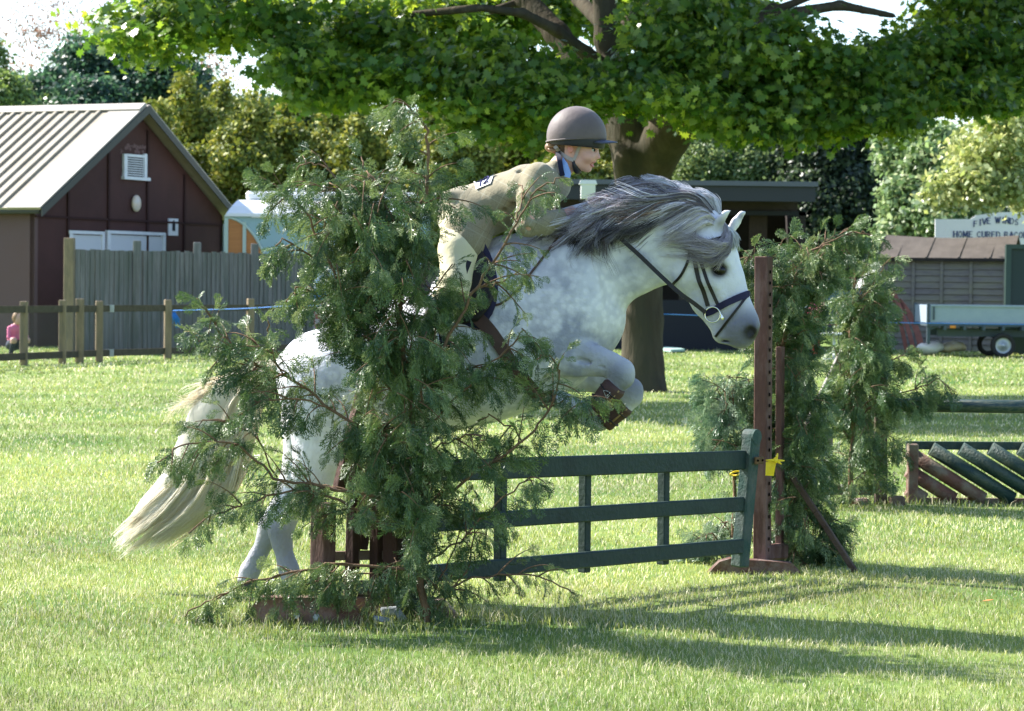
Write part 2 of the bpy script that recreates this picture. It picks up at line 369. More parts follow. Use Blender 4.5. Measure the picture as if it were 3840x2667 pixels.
def build_hut():
    C0=P(128,1140,55.0); C0.z=0; C1=P(832,1100,62.0); C1.z=0
    g=(C1-C0); W=g.length; g.normalize(); s=Vector((-g.y,g.x,0)); 
    if s.x>0: s=-s
    n=Vector((g.y,-g.x,0)); 
    if n.y>0: n=-n
    ze=P(128,772,55.0).z; zr=P(508,415,58.8).z; Ls=13.0; Z=Vector((0,0,1))
    t=thing('brown_hut','dark brown hut with a cream ribbed metal roof and white doors in its gable end','building',C0)
    mb=MB(); Mg=C0+g*W/2
    mb.prism([C0,C1,C1+Z*ze,Mg+Z*zr,C0+Z*ze],-n*0.12); mb.prism([C0+s*Ls,C1+s*Ls,C1+s*Ls+Z*ze,Mg+s*Ls+Z*zr,C0+s*Ls+Z*ze],n*.12); mb.prism([C1,C1+s*Ls,C1+s*Ls+Z*ze,C1+Z*ze],-g*.12)
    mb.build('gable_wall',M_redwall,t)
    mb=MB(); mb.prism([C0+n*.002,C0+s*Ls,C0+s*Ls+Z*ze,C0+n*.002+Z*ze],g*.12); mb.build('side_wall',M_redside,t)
    # roof
    sl=(Mg+Z*zr)-(C0+Z*ze); slN=sl.normalized(); up=slN.cross(s).normalized()
    if up.z<0: up=-up
    mb=MB(); o=n*.35
    def slab(mbx,A,B,th,shift=0):  # along slope A->B edges swept from gable to back
        pass
    for side in (0,1):
        E=(C0 if side==0 else C1)+Z*ze; T=Mg+Z*zr; d=(E-T).normalized(); u2=d.cross(s).normalized(); u2=u2 if u2.z>0 else -u2
        E2=E+d*.28; q=[T+o,E2+o,E2+s*(Ls+.2),T+s*(Ls+.2)]
        mb.prism([v+u2*.06 for v in q],u2*.05)
        if side==0:
            k=0; L=(E2-T).length
            while k*.3+.75<Ls:
                a=T+s*(k*.3+.75)+d*.28; b=E2+s*(k*.3+.75)
                mb.bar(a+u2*.13,b+u2*.13,.10,.06,up=u2,bev=.015); k+=1
    mb.build('roof',M_roofmetal,t)
    mb=MB()
    for side in (0,1):
        E=(C0 if side==0 else C1)+Z*ze; T=Mg+Z*zr; d=(E-T).normalized(); u2=d.cross(s).normalized(); u2=u2 if u2.z>0 else -u2; E2=E+d*.30
        a=T+o*1.04; b=E2+o*1.04
        mb.prism([a+u2*.113,b+u2*.113,b+s*.85+u2*.113,a+s*.85+u2*.113],u2*.02)
    d=(C0+Z*ze-T).normalized(); u2=d.cross(s).normalized(); u2=u2 if u2.z>0 else -u2
    a=Mg+Z*zr+o; mb.prism([a+u2*.14,a+u2*.14+d*.3,a+u2*.14+d*.3+s*Ls,a+u2*.14+s*Ls],u2*.03)
    mb.build('roof_flashing',M_flash,t)
    mb=MB()
    for side in (0,1):
        E=(C0 if side==0 else C1)+Z*ze; T=Mg+Z*zr; d=(E-T).normalized(); E2=E+d*.32
        mb.prism([T+o*1.05+Z*.10,E2+o*1.05+Z*.10,E2+o*1.05-Z*.07,T+o*1.05-Z*.09],n*.03)
    mb.build('bargeboard',M_trimgrey,t)
    mb=MB(); E=C0+Z*(ze-.12)-g*.22; mb.tube([E+n*.3,E+s*Ls],.06,8); mb.build('gutter',M_trimgrey,t)
    def gp(px,py,off=0.0): return PLN(px,py,C0,n)+n*off
    def rect(mb,x0,y0,x1,y1,off,th):
        a=gp(x0,y1,off); b=gp(x1,y1,off); hgt=gp(x0,y0,off).z-a.z; b.z=a.z
        mb.prism([a,b,b+Z*hgt,a+Z*hgt],n*th)
    mb=MB()
    for x in (252,403,549,688):
        a=gp(x,1000); f=(a-C0).dot(g)/W; top=ze+(zr-ze)*(1-abs(2*f-1))-.12
        mb.bar(Vector((a.x,a.y,0))+n*.02,Vector((a.x,a.y,top))+n*.02,.07,.04,up=n)
    a=C0+Z*(ze-.22)+n*.02; b=C1+Z*(ze-.22)+n*.02; mb.bar(a,b,.04,.05)
    mb.build('batten',M_batten,t)
    # louvre vent
    mb=MB(); rect(mb,458,577,470,665,.0,.06); rect(mb,534,577,544,665,.0,.06); rect(mb,470,577,534,587,.0,.06); rect(mb,455,660,553,672,.0,.09)
    v=mb.build('louvre_frame',M_whitep,t)
    mb=MB()
    for k in range(8):
        y=592+k*8.6; rect(mb,471,y,533,y+3.6,.02,.03)
    mb.build('louvre_slats',M_whitep,v); mb=MB(); rect(mb,470,588,534,660,.004,.008); mb.build('louvre_back',M_dark,v)
    mb=MB(); c=gp(503,763,.06); Mx=Matrix((g,n,Z)).transposed(); mb.sphere(c,(.165,.08,.195),18,12,Mx); mb.build('round_lamp',mat('lamp_glass',(.62,.55,.50),.3,.5,var=(.75,.55,.35),scale=6),t)
    mb=MB(); rect(mb,629,819,664,883,.0,.03); sg=mb.build('toilet_sign',M_whitep,t)
    mb=MB(); rect(mb,642,836,652,866,.03,.01); mb.sphere(gp(647,830,.035),(.03,.01,.03),10,6,Mx); mb.build('person_symbol',M_dark,sg)
    for (x0,x1,lab) in ((252,384,0),(394,612,1)):
        mb=MB(); rect(mb,x0,864,x1,876,.0,.07); rect(mb,x0,876,x0+12,1200,.0,.06); rect(mb,x1-10,876,x1,1200,.0,.06); fr=mb.build('door_frame',M_whitep,t)
        mb=MB(); rect(mb,x0+12,880,x1-10,1200,.003,.02)
        if lab: rect(mb,499,884,505,1200,.024,.01)
        mb.build('door_panel',mat('door_white',(.55,.57,.62),.5,.4),fr)
    mb=MB(); a=C1+n*.08-g*.03; mb.tube([a+Z*(ze-.2),a+Z*.1],.045,8); mb.build('downpipe',M_palegreen,t)
    # faded painted-over lettering: bleached patches on the cladding
    mb=MB(); r2=random.Random(3)
    for k in range(46):
        x=447+r2.random()*98; y=540+r2.random()*24+5*math.sin(x*.1); w=2+r2.random()*7; h=3+r2.random()*9; rect(mb,x,y,x+w,y+h,.001+.0004*k/10,.001+.0002*k)
    mb.build('bleached_patch',mat('bleached',(.16,.10,.10),.8,.1),t)
def build_closeboard():
    def pt(px):
        D=50.5+(px-245)*4.5/915; v=P(px,1100,D); v.z=0; return v
    t=thing('close_board_fence','weathered grey close boarded fence standing in front of the brown hut','fence',pt(245))
    xs=[262,515,740,955,1165]; H=2.08; Z=Vector((0,0,1))
    for i,x in enumerate(xs):
        v=pt(x); w=.2 if i==0 else .15; mb=MB(); mb.box(v+Z*(H+.2+(.05 if i==0 else 0))/2-Vector((0,.07,0)),(w,w,H+.2),bev=.01); mb.build('post',M_post if i==0 else M_greywood,t)
    for a,b in zip(xs[:-1],xs[1:]):
        A,B=pt(a),pt(b); L=(B-A).length; d=(B-A)/L; n=Vector((d.y,-d.x,0)); mb=MB(); k=int(L/.115)
        for i in range(k):
            q=A+d*(i+.5)*L/k; rr=Matrix.Rotation(math.atan2(d.y,d.x)+R(9+random.uniform(-3,3)),3,'Z'); h=H+random.uniform(-.015,.015)
            mb.box(q+Z*h/2+n*.02+n*random.uniform(-.006,.006),(L/k*1.12,.016,h),rr)
        mb.build('board_panel',M_greywood,t)
def build_postrail():
    xs=[90,235,300,373,630,940,1250,1560]
    def pt(px):
        D=43.4+(px-90)*4.1/540 if px<630 else 47.5+(px-630)*7/930; v=P(px,1100,D); v.z=0; return v
    t=thing('post_and_rail_fence','low brown post and rail fence with wire netting along the left of the field','fence',pt(90)); Z=Vector((0,0,1)); H=1.05
    for i,x in enumerate(xs):
        mb=MB(); v=pt(x); h=H+.05+.02*(i%3); mb.box(v+Z*(h/2-.02),(.13 if i!=2 else .15,.12,h+.04),Matrix.Rotation(R(5*i),3,'Z'),bev=.012); mb.build('post',M_post,t)
    ends=[-250]+xs
    back=Vector((0,.085,0)); runs=[(pt(a),pt(b)) for a,b in ((-250,373),(373,630),(630,940),(940,1250),(1250,1560))]
    for zc in (H-.09,.155):
        for i,(a,b) in enumerate(runs):
            a2=a+back; b2=b+back; d=(b2-a2).normalized(); mb=MB(); mb.bar(a2+Z*zc,b2-d*.01+Z*zc,.04,.12); mb.build('rail',M_rail,t)
        mb=MB(); v=pt(412)-Vector((0,-.03,0)); mb.box(v+Z*zc,(.15,.012,.13)); mb.build('joint_plate',M_steel,t)
    # netting: diagonal wires
    V=[];F=[]
    for a,b in runs:
        a=a+Vector((0,.115,0)); b=b+Vector((0,.115,0)); L=(b-a).length; d=(b-a)/L; H0,H1=.2,H-.12; hh=H1-H0; c=.055; k=-int(hh/c)
        while k*c<L:
            for sg in (1,-1):
                x0=k*c; x1=x0+hh; z0,z1=(H0,H1) if sg>0 else (H1,H0)
                u0=max(0,-x0/hh); u1=min(1,(L-x0)/hh)
                if u1>u0:
                    p=a+d*(x0+u0*hh)+Z*(z0+(z1-z0)*u0); q=a+d*(x0+u1*hh)+Z*(z0+(z1-z0)*u1); w=Z*.0032; i=len(V); V+= [p-w,p+w,q+w,q-w]; F.append((i,i+1,i+2,i+3))
            k+=1
    mesh_np('wire_netting',np.array(V),np.array(F),M_wire,t)
    # blue rope across the arena
    a=P(645,1165,47.4); pts=[a,P(900,1158,45),P(1170,1147,43),P(1800,1160,38),P(2335,1174,34.35)]
    mb=MB(); mb.tube(smooth_pts(pts,24),.0075,6); mb.tube(smooth_pts([P(2484,1178,34.3),P(2700,1186,37),P(3100,1202,42),P(3400,1211,46),P(4200,1222,54)],24),.008,6)
    o=mb.build('blue_rope',M_blue,None); tag(o,'bright blue rope strung from the fence post past the big tree trunk','rope')
    mb=MB()
    for k in range(26):
        p=P(652+random.uniform(-6,6),1170+random.uniform(0,6),47.38); q=p+Vector((random.uniform(-.02,.12),random.uniform(-.03,.0),-random.uniform(.1,.28))); mb.tube([p,(p+q)/2+Vector((random.uniform(-.03,.03),0,0)),q],.006,4)
    o=mb.build('rope_tassel',M_blue,None); tag(o,'frayed bright blue rope end hanging on the fence post','rope end')
def build_caravan():
    D=58.0; t=thing('caravan','white roofed pale teal living caravan with a varnished wood panel behind the grey fence','caravan',(P(1200,1100,D).x,D,0))
    def q(px,py,dy=0): v=P(px,py,D); return Vector((v.x,v.y+dy,v.z))
    xl=P(843,1000,D).x; xr=P(1600,1000,D).x; z1=P(1200,812,D).z; Z=Vector((0,0,1))
    mb=MB(); mb.prism([(xl,D,.55),(xr,D,.55),(xr,D,z1),(xl,D,z1)],(0,2.3,0)); mb.build('body',M_teal,t)
    # roof: rising curved slopes and clerestory
    zt=P(1000,748,D).z; pr=[(0-.08,z1-.02),(-.08,z1+.05),(.10,z1+.22),(.36,zt-.04),(.62,zt),(1.68,zt),(1.94,zt-.04),(2.2,z1+.22),(2.38,z1+.05),(2.38,z1-.02)]
    xi=P(884,745,D).x
    vs=[];fs=[]; m=len(pr)
    for j,(xx) in enumerate((xl,xr)):
        for (dy,z) in pr:
            f=(z-z1)/(zt-z1); vs.append((xx+(xi-xl)*max(0,f)*(1 if j==0 else -.6),D+dy,z))
    fs=[(i,i+1,m+i+1,m+i) for i in range(m-1)]+[tuple(range(m))[::-1],tuple(range(m,2*m)),(0,m,2*m-1,m-1)]
    mb=MB(); mb.add(vs,fs); mb.build('roof',M_whitep2,t)
    mb=MB(); mb.box(((xi+xr)/2-.05,D+1.15,zt+.10),(xr-xi-.4,.95,.22),bev=.06); mb.box((xi+1.25,D+1.0,zt+.25),(.45,.4,.07),bev=.02); mb.build('clerestory',M_whitep2,t)
    # wood panel with curved trim
    def arc(rad,off):
        out=[]
        for k in range(13):
            a=math.pi/2*k/12; out.append(Vector((xl+rad[0]*math.sin(a),D-off,.9+(z1-.04-.9)*math.cos(a)*1.0)))
        return out
    rx=(P(1003,945,D).x-xl)*1.14
    pts=[Vector((xl+.0,D-.012,.9))]+arc((rx,),.012); mb=MB(); mb.prism(pts,(0,.010,0)); mb.build('wood_panel',M_wood,t)
    mb=MB(); A=arc((rx,),.02); mb.tube(A,.035,6); mb.bar((xl+.03,D-.03,.9),(xl+.03,D-.03,z1),.09,.03,up=(0,1,0)); x2=P(917,900,D).x; mb.bar((x2,D-.03,.9),(x2,D-.03,z1-.14),.08,.03,up=(0,1,0)); mb.build('panel_trim',M_palegreen,t)
    mb=MB(); mb.box(((xl+xr)/2+.2,D-.03,z1-.02),(xr-xl-.8,.05,.05)); mb.build('gutter_rail',M_whitep2,t)
    for x in (.9,3.7):
        mb=MB(); c=Vector((xl+x,D+.1,.36)); mb.tube([c,c+Vector((0,.16,0))],.36,20); mb.build('wheel',M_dark,t)
    mb=MB(); mb.box(((xl+xr)/2,D+1.1,.46),(xr-xl-.3,1.6,.15)); mb.build('chassis',M_dark,t)
    # stall counter right of the fence
    D2=55.6; x0=P(1172,1100,D2).x; x1=P(1575,1100,D2).x; cx=(x0+x1)/2; w=x1-x0
    t=thing('stall_counter','blue and white stall counter half hidden behind the cut conifer','stall',(cx,D2,0))
    zz=lambda y:P(1250,y,D2).z
    mb=MB(); mb.box((cx,D2+.4,(zz(1090)+zz(1130))/2),(w,.8,zz(1090)-zz(1130)),bev=.01); mb.build('blue_panel',mat('stall_blue',(.08,.22,.45),.5,.4),t)
    mb=MB(); mb.box((cx,D2+.4,zz(1078)),(w+.1,.95,.05),bev=.01); mb.build('counter_top',M_whitep2,t)
    mb=MB(); mb.box((cx,D2+.4,(zz(1133)+zz(1232))/2),(w-.04,.78,zz(1133)-zz(1232)))
    M_check=mat('red_check',(.30,.06,.06),.8,.1); nt=M_check.node_tree; ck=nt.nodes.new('ShaderNodeTexChecker'); ck.inputs['Scale'].default_value=9; ck.inputs[1].default_value=(.45,.1,.1,1); ck.inputs[2].default_value=(.55,.5,.5,1)
    tc=[n for n in nt.nodes if n.type=='TEX_COORD'][0]; nt.links.new(tc.outputs['Object'],ck.inputs[0]); nt.links.new(ck.outputs[0],nt.nodes['Principled BSDF'].inputs['Base Color'])
    mb.build('checked_cloth',M_check,t)
    mb=MB(); mb.box((cx,D2+.4,zz(1240)),(w+.06,.9,.07),bev=.01); mb.build('bottom_shelf',M_whitep2,t)
    for sx in(-1,1): mb=MB(); mb.bar((cx+sx*(w/2-.08),D2+.1,0),(cx+sx*(w/2-.08),D2+.1,zz(1240)),.07,.07); mb.build('leg',M_rail,t)
    mb=MB(); mb.box((cx,D2+.75,(zz(900)+zz(1075))/2),(w,.04,zz(900)-zz(1075))); mb.build('back_screen',mat('stall_pale',(.42,.52,.62),.5,.4),t)
M_whitep2=mat('white_enamel',(.80,.80,.80),.35,.5)
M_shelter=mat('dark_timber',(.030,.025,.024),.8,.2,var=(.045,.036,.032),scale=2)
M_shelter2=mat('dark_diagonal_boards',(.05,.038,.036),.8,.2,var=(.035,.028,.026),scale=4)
M_slate=mat('slate_blue_cap',(.10,.11,.135),.5,.4)
def build_right():
    Z=Vector((0,0,1))
    # dark flat roofed shelter
    D=58.6; px=lambda x,DD=D:P(x,1000,DD).x; pz=lambda y,DD=D,x=2750:P(x,y,DD).z
    t=thing('dark_shelter','black timber shelter with a flat grey edged roof behind the big tree','building',(px(2600),D,0))
    xl,xr=px(2090),px(3020); Df=57.7
    mb=MB(); a,b=px(2060,Df),px(3058,Df); zt=pz(683,Df); mb.box(((a+b)/2,Df+2.4,zt-.03),(b-a,4.9,.08)); mb.box(((a+b)/2,Df-.03,zt-.03),(b-a+.06,.05,.11)); mb.build('roof_cap',M_slate,t)
    mb=MB(); mb.box(((a+b)/2,Df+.03,zt-.26),(b-a-.04,.05,.34)); mb.box(((a+b)/2,Df+2.4,zt-.2),(b-a-.1,4.7,.2)); mb.build('fascia',mat('fascia_dark',(.035,.038,.045),.6,.3),t)
    z1,z0=pz(742),pz(792)
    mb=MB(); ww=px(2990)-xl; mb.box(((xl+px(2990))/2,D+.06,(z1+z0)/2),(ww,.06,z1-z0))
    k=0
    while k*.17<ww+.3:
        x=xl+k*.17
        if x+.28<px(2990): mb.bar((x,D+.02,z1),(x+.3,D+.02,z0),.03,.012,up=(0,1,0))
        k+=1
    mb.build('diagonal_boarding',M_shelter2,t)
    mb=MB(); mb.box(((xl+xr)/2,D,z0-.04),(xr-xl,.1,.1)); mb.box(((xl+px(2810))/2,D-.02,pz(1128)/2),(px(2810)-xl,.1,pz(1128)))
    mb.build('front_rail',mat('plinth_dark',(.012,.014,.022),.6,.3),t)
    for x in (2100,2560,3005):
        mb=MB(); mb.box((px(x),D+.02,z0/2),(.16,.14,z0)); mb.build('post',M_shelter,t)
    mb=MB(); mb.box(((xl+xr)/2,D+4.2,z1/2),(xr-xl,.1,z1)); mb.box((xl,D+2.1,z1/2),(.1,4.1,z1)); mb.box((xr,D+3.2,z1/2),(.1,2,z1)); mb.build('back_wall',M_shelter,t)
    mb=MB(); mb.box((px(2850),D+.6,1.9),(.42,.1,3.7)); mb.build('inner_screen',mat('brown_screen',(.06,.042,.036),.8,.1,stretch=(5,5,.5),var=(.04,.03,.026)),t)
    o=MB(); 
    pts=[G(2490,1312),G(2540,1316),G(2568,1322),G(2515,1325),G(2486,1322)]
    o.prism([p+Z*.03 for p in pts],(0,0,.05)); ob=o.build('tarpaulin',mat('pale_green_sheet',(.35,.5,.45),.6,.3)); tag(ob,'small pale green sheet lying on the grass by the dark shelter','sheet')
    # white box on post
    D=47.0; c=P(2205,700,D); s=D/FPX; t=thing('white_box','small white lidded box on a post seen between rider and tree trunk','box',(c.x,D,0))
    mb=MB(); mb.box((c.x,D,P(2205,718,D).z),(54*s,54*s,56*s),bev=.004)
    for k in range(4): mb.box((c.x,D-27*s-.004,P(2205,704+k*9,D).z),(50*s,.008,4*s))
    mb.build('box_body',M_whitep2,t)
    mb=MB(); mb.prism([(c.x-34*s,D-30*s,P(2205,692,D).z),(c.x+34*s,D-30*s,P(2205,692,D).z),(c.x+28*s,D-26*s,P(2205,676,D).z),(c.x-28*s,D-26*s,P(2205,676,D).z)],(0,56*s,0)); mb.build('lid',M_whitep2,t)
    mb=MB(); mb.box((c.x,D,P(2205,745,D).z/2),(.07,.07,P(2205,745,D).z)); mb.build('post',M_whitep,t)
    # timber shed
    A=P(3305,1310,61.0); A.z=0; f=Vector((1.05,-.33,0)).normalized(); b=Vector((.33,1.05,0)).normalized()
    B=PLN(3770,1300,A,b); Wd=(B-A).dot(f); ze=P(3305,962,61.0).z; zr=P(3350,886,62.0).z
    t=thing('garden_shed','weathered timber shed with a sagging brown felt roof behind the flatbed trailer','shed',A)
    M_shed=mat('shed_boards',(.27,.235,.225),.85,.15,var=(.19,.165,.16),scale=4,stretch=(1,1,6),var2=(.28,.255,.20),scale2=.8)
    dp=2.2; mb=MB(); nb=int(ze/.145)
    for i in range(nb):
        z=i*ze/nb; hh=ze/nb; q=A+f*Wd/2+Z*(z+hh/2); Rm=Matrix((f,b,Z)).transposed()@Matrix.Rotation(R(-13),3,'X'); mb.box(q,(Wd,.03,hh*1.04),Rm)
    mb.build('front_boards',M_shed,t)
    mb=MB(); 
    for k in (0,1):
        a=A+f*(k*Wd)+b*.03; mid=(ze+zr)/2
        mb.prism([a,a+b*dp,a+b*dp+Z*ze,a+b*dp/2+Z*(zr-.05),a+Z*ze],f*(.05 if k==0 else -.05))
    mb.prism([A+b*dp,A+b*dp+f*Wd,A+b*dp+f*Wd+Z*ze,A+b*dp+Z*ze],-b*.05); mb.build('end_walls',M_shed,t)
    for x in (3308,3424,3530,3640,3766):
        q=PLN(x,1100,A-b*.045,b); q.z=0; mb=MB(); mb.bar(q,q+Z*(ze-.02),.07,.05,up=b); mb.build('batten',M_shed,t)
    q=MB(); q.bar(A-b*.05+Z*.01+Z*P(3400,1150,61).z,A+f*Wd-b*.05+Z*P(3400,1150,61).z,.03,.10); q.build('mid_rail',M_shed,t)
    M_felt=mat('roof_felt',(.125,.108,.095),.95,.1,var=(.095,.082,.072),scale=3)
    mb=MB(); n=14
    for side in (0,1):
        pts=[]
        for i in range(n+1):
            u=i/n; sag=-.05*math.sin(math.pi*u)
            x=-.1+u*(Wd+.25)
            e=A+f*x+(b*(-.16) if side==0 else b*(dp+.16))+Z*(ze-.06); r=A+f*x+b*dp/2+Z*(zr+sag*1.4)
            pts.append((e,r))
        vs=[v for p in pts for v in p]; vs2=[v+Z*.035 for v in vs]; m=len(vs)
        fs=[(2*i,2*i+1,2*i+3,2*i+2) for i in range(n)]+[(m+2*i,m+2*i+2,m+2*i+3,m+2*i+1) for i in range(n)]+[(2*i,2*i+2,m+2*i+2,m+2*i) for i in range(n)]+[(0,m,m+1,1),(m-2,m-1,2*m-1,2*m-2)]
        mb.add(vs+vs2,fs)
    mb.build('roof',M_felt,t)
    for u in (.12,.36,.62,.87):
        mb=MB(); x=u*Wd; mb.bar(A+f*x-b*.16+Z*(ze-.015),A+f*(x+.02)+b*dp/2+Z*(zr-.03),.035,.03); mb.build('felt_batten',M_felt,t)
    mb=MB(); mb.bar(A-f*.1-b*.17+Z*(ze-.07),A+f*(Wd+.1)-b*.17+Z*(ze-.07),.02,.07); mb.bar(A-f*.115-b*.17+Z*(ze-.05),A-f*.115+b*dp/2+Z*(zr),.02,.09); mb.build('eaves_board',M_shelter,t)
    # green cabin
    D=57.6; x0=P(3775,1000,D).x; z1=P(3800,920,D).z; M_g=mat('dark_green_paint',(.014,.032,.027),.5,.4); M_g2=mat('green_frame',(.03,.06,.045),.5,.4)
    t=thing('green_cabin','dark green painted cabin with a framed side at the right edge','cabin',(x0,D,0))
    mb=MB(); mb.box((x0+1.3,D+.12,z1/2),(2.6,.24,z1)); mb.build('body',M_g,t)
    mb=MB(); mb.box((x0+.03,D-.03,z1/2),(.12,.07,z1+.04)); mb.box((x0+1.3,D-.034,z1-.03),(2.6,.07,.10)); mb.build('frame',M_g2,t)
    # sign board
    D=65.0; t=thing('sign_board','white arched top sign board with blue lettering above the shed roof','sign',(P(3700,900,D).x,D,0))
    q=lambda x,y,dd=0:Vector((P(x,y,D).x,D-dd,P(x,y,D).z))
    top=[(3507,822),(3640,822),(3660,808),(3720,799),(3790,795),(3860,799),(3920,808),(3940,824),(4073,826)]
    mb=MB(); mb.prism([q(3507,960)]+[q(*p) for p in top]+[q(4073,960)],(0,.06,0)); bd=mb.build('board',M_whitep2,t)
    s=D/FPX; M_bl=mat('blue_letters',(.05,.08,.2),.6,.3); mb=MB(); textmesh(mb,'FIVE WINDS',q(3652,850,.012),(1,0,0.02),(0,0,1),21*s,4.2*s,arc=13*s); mb.build('lettering',M_bl,bd)
    mb=MB(); textmesh(mb,'HOME CURED BACON',q(3576,889,.012),(1,0,0),(0,0,1),21*s,4.4*s); mb.build('lettering',M_bl,bd)
    for x in (3530,4050): mb=MB(); a=q(x,960); mb.box((a.x,D+.12,a.z/2),(.1,.1,a.z+.6)); mb.build('post',M_rail,t)
    # trailer
    D=55.0; x0=P(3480,1200,D).x; x1=x0+4.1; z=lambda y:P(3700,y,D).z
    M_tr=mat('trailer_galvanised',(.27,.34,.40),.55,.4,var=(.31,.38,.43),scale=3); M_tf=mat('trailer_frame',(.055,.08,.10),.6,.4)
    t=thing('flatbed_trailer','blue grey dropside flatbed trailer parked in front of the timber shed','trailer',((x0+x1)/2,D,0))
    zt,zb=z(1146),z(1212)
    for dy in (0,1.75):
        mb=MB(); mb.box(((x0+x1)/2,D+dy,(zt+zb)/2),(x1-x0-.1,.03,zt-zb)); mb.box(((x0+x1)/2,D+dy-.02,zt-.015),(x1-x0-.1,.05,.035)); mb.build('side_panel',M_tr,t)
    for dy in (0,1.75):
        for xx in (x0,x1): mb=MB(); mb.box((xx,D+dy-.01,(zt+zb)/2),(.06,.07,zt-zb+.06)); mb.build('corner_post',M_tf,t)
    mb=MB(); mb.box((x0+.12,D-.03,(zt+zb)/2+.02),(.035,.03,zt-zb-.08)); mb.build('latch',M_tf,t); mb=MB(); mb.box((x0,D+.87,(zt+zb)/2),(.03,1.7,zt-zb)); mb.build('end_panel',M_tr,t)
    mb=MB(); mb.box(((x0+x1)/2,D+.87,zb-.04),(x1-x0+.06,1.85,.07)); mb.build('deck',M_tf,t)
    mb=MB(); mb.box(((x0+x1)/2+.1,D+.3,zb-.22),(x1-x0-.3,.07,.16)); mb.box(((x0+x1)/2+.1,D+1.45,zb-.22),(x1-x0-.3,.07,.16))
    for k in range(9): mb.box((x0+.35+k*.42,D+.05,zb-.11),(.05,.5,.09))
    mb.box((x0+.02,D+.05,zb-.26),(.07,.07,.42)); mb.bar((x0+.04,D+.05,zb-.14),(x0+.24,D+.05,zb-.08),.05,.05); mb.build('chassis',M_tf,t)
    wc=P(3762,1297,D-.05)
    for k,(dx,dy) in enumerate(((0,0),(.0,1.6))):
        mb=MB(); c=Vector((wc.x+dx,D-.08+dy,.26)); n=28; prof=[(.02,.17),(-.0,.20),(-.02,.245),(.01,.262),(.14,.262),(.17,.245),(.17,.16)]
        vs=[];fs=[]
        for (dd,r) in prof:
            for i in range(n): a=2*math.pi*i/n; vs.append(c+Vector((math.cos(a)*r,dd,math.sin(a)*r)))
        for j in range(len(prof)-1): fs+=[(j*n+i,j*n+(i+1)%n,(j+1)*n+(i+1)%n,(j+1)*n+i) for i in range(n)]
        mb.add(vs,fs,True); w=mb.build('wheel',mat('tyre',(.035,.034,.034),.8,.2) if k==0 else bpy.data.materials['tyre'],t)
        if k: continue
        mb=MB(); vs=[];fs=[]; prof=[(.01,.185),(.05,.17),(.06,.12),(.035,.10),(.03,.05),(-.0,.045),(-.01,.0001)]
        for (dd,r) in prof:
            for i in range(n): a=2*math.pi*i/n; vs.append(c+Vector((math.cos(a)*r,dd,math.sin(a)*r)))
        for j in range(len(prof)-1): fs+=[(j*n+i,j*n+(i+1)%n,(j+1)*n+(i+1)%n,(j+1)*n+i) for i in range(n)]
        mb.add(vs,fs,True); mb.build('rim',M_steel,w)
    mb=MB(); a=P(3573,1226,D-.06); mb.box(a,(.13,.03,.06),bev=.008); mb.build('side_marker',mat('orange_marker',(.75,.25,.02),.4,.5),t)
    # sacks
    def lump(name,label,cx,cy,D,rx,rz,m,seed):
        c=P(cx,cy,D); s=D/FPX; mb=MB(); mb.sphere(c,(rx*s,.28,rz*s),20,12); r=random.Random(seed)
        mb.v=[(v[0]+.02*math.sin(9*v[2]+7*v[1]+seed)+(.03*(v[2]-c.z)),v[1],max(.01,v[2]+.025*math.sin(11*v[0]+5*v[1]+seed)-.02*abs(math.sin(17*v[0])))) for v in mb.v]
        o=mb.build(name,m); tag(o,label,'sack')
    lump('feed_sack','crumpled white plastic sack on the grass under the trailer end',3492,1302,56,52,24,mat('white_sack',(.62,.62,.60),.5,.4,bump=.6,bscale=12),1)
    lump('feed_sack','crumpled tan paper sack under the trailer beside the white one',3566,1300,56.2,56,20,mat('tan_sack',(.62,.50,.30),.7,.2,bump=.6,bscale=12,var=(.7,.68,.6),scale=5),2)
    # leaning wing of red brown bars
    M_rust=mat('rust_paint',(.25,.10,.07),.8,.2,var=(.17,.07,.05),scale=6)
    b0=P(3430,1322,56.6); t=thing('leaning_jump_wing','red brown curved jump wing leaning against the timber shed','jump wing',(b0.x,b0.y,0))
    for k,(pts,w) in enumerate((([(3342,1086,58.6),(3365,1160,58.2),(3384,1240,57.8),(3400,1318,57.5)],.09),([(3350,1092,58.5),(3385,1180,58),(3410,1250,57.6),(3428,1322,57.2)],.10),([(3372,1130,58.4),(3410,1180,58),(3440,1245,57.6),(3458,1322,57.1)],.14))):
        q=smooth_pts([tuple(P(*p)) for p in pts],7); mb=MB()
        for a,b_ in zip(q[:-1],q[1:]): mb.bar(a,b_,w,.05,up=(0,1,.3),ext=.01)
        mb.build('curved_bar',M_rust,t)
    mb=MB(); a=P(3395,1322,57.3); a.z=.04; b_=P(3475,1320,57.2); b_.z=.04; mb.bar(a,b_,.12,.08); mb.build('foot',M_rust,t)
    # car and van behind the right hand bushes
    build_car('blue_car','dark blue estate car parked behind the right hand conifers','car',3200,62.0,mat('car_blue',(.03,.045,.10),.25,.5,coat=.6),4.4)
    build_van()
    # small table
    c=P(3128,1252,52); t=thing('small_table','small pale grey pedestal table behind the right hand conifer','table',(c.x,52,0))
    mb=MB(); mb.tube([(c.x,52,c.z-.02),(c.x,52,c.z+.02)],.36,24,smooth=False); mb.build('tabletop',M_whitep,t)
    mb=MB(); mb.tube([(c.x,52,.03),(c.x,52,c.z-.02)],.03,10); mb.tube([(c.x,52,.0),(c.x,52,.03)],.22,20,smooth=False); mb.build('pedestal',M_steel,t)
def extr(mb,poly,x,y0,y1,xd):
    pass
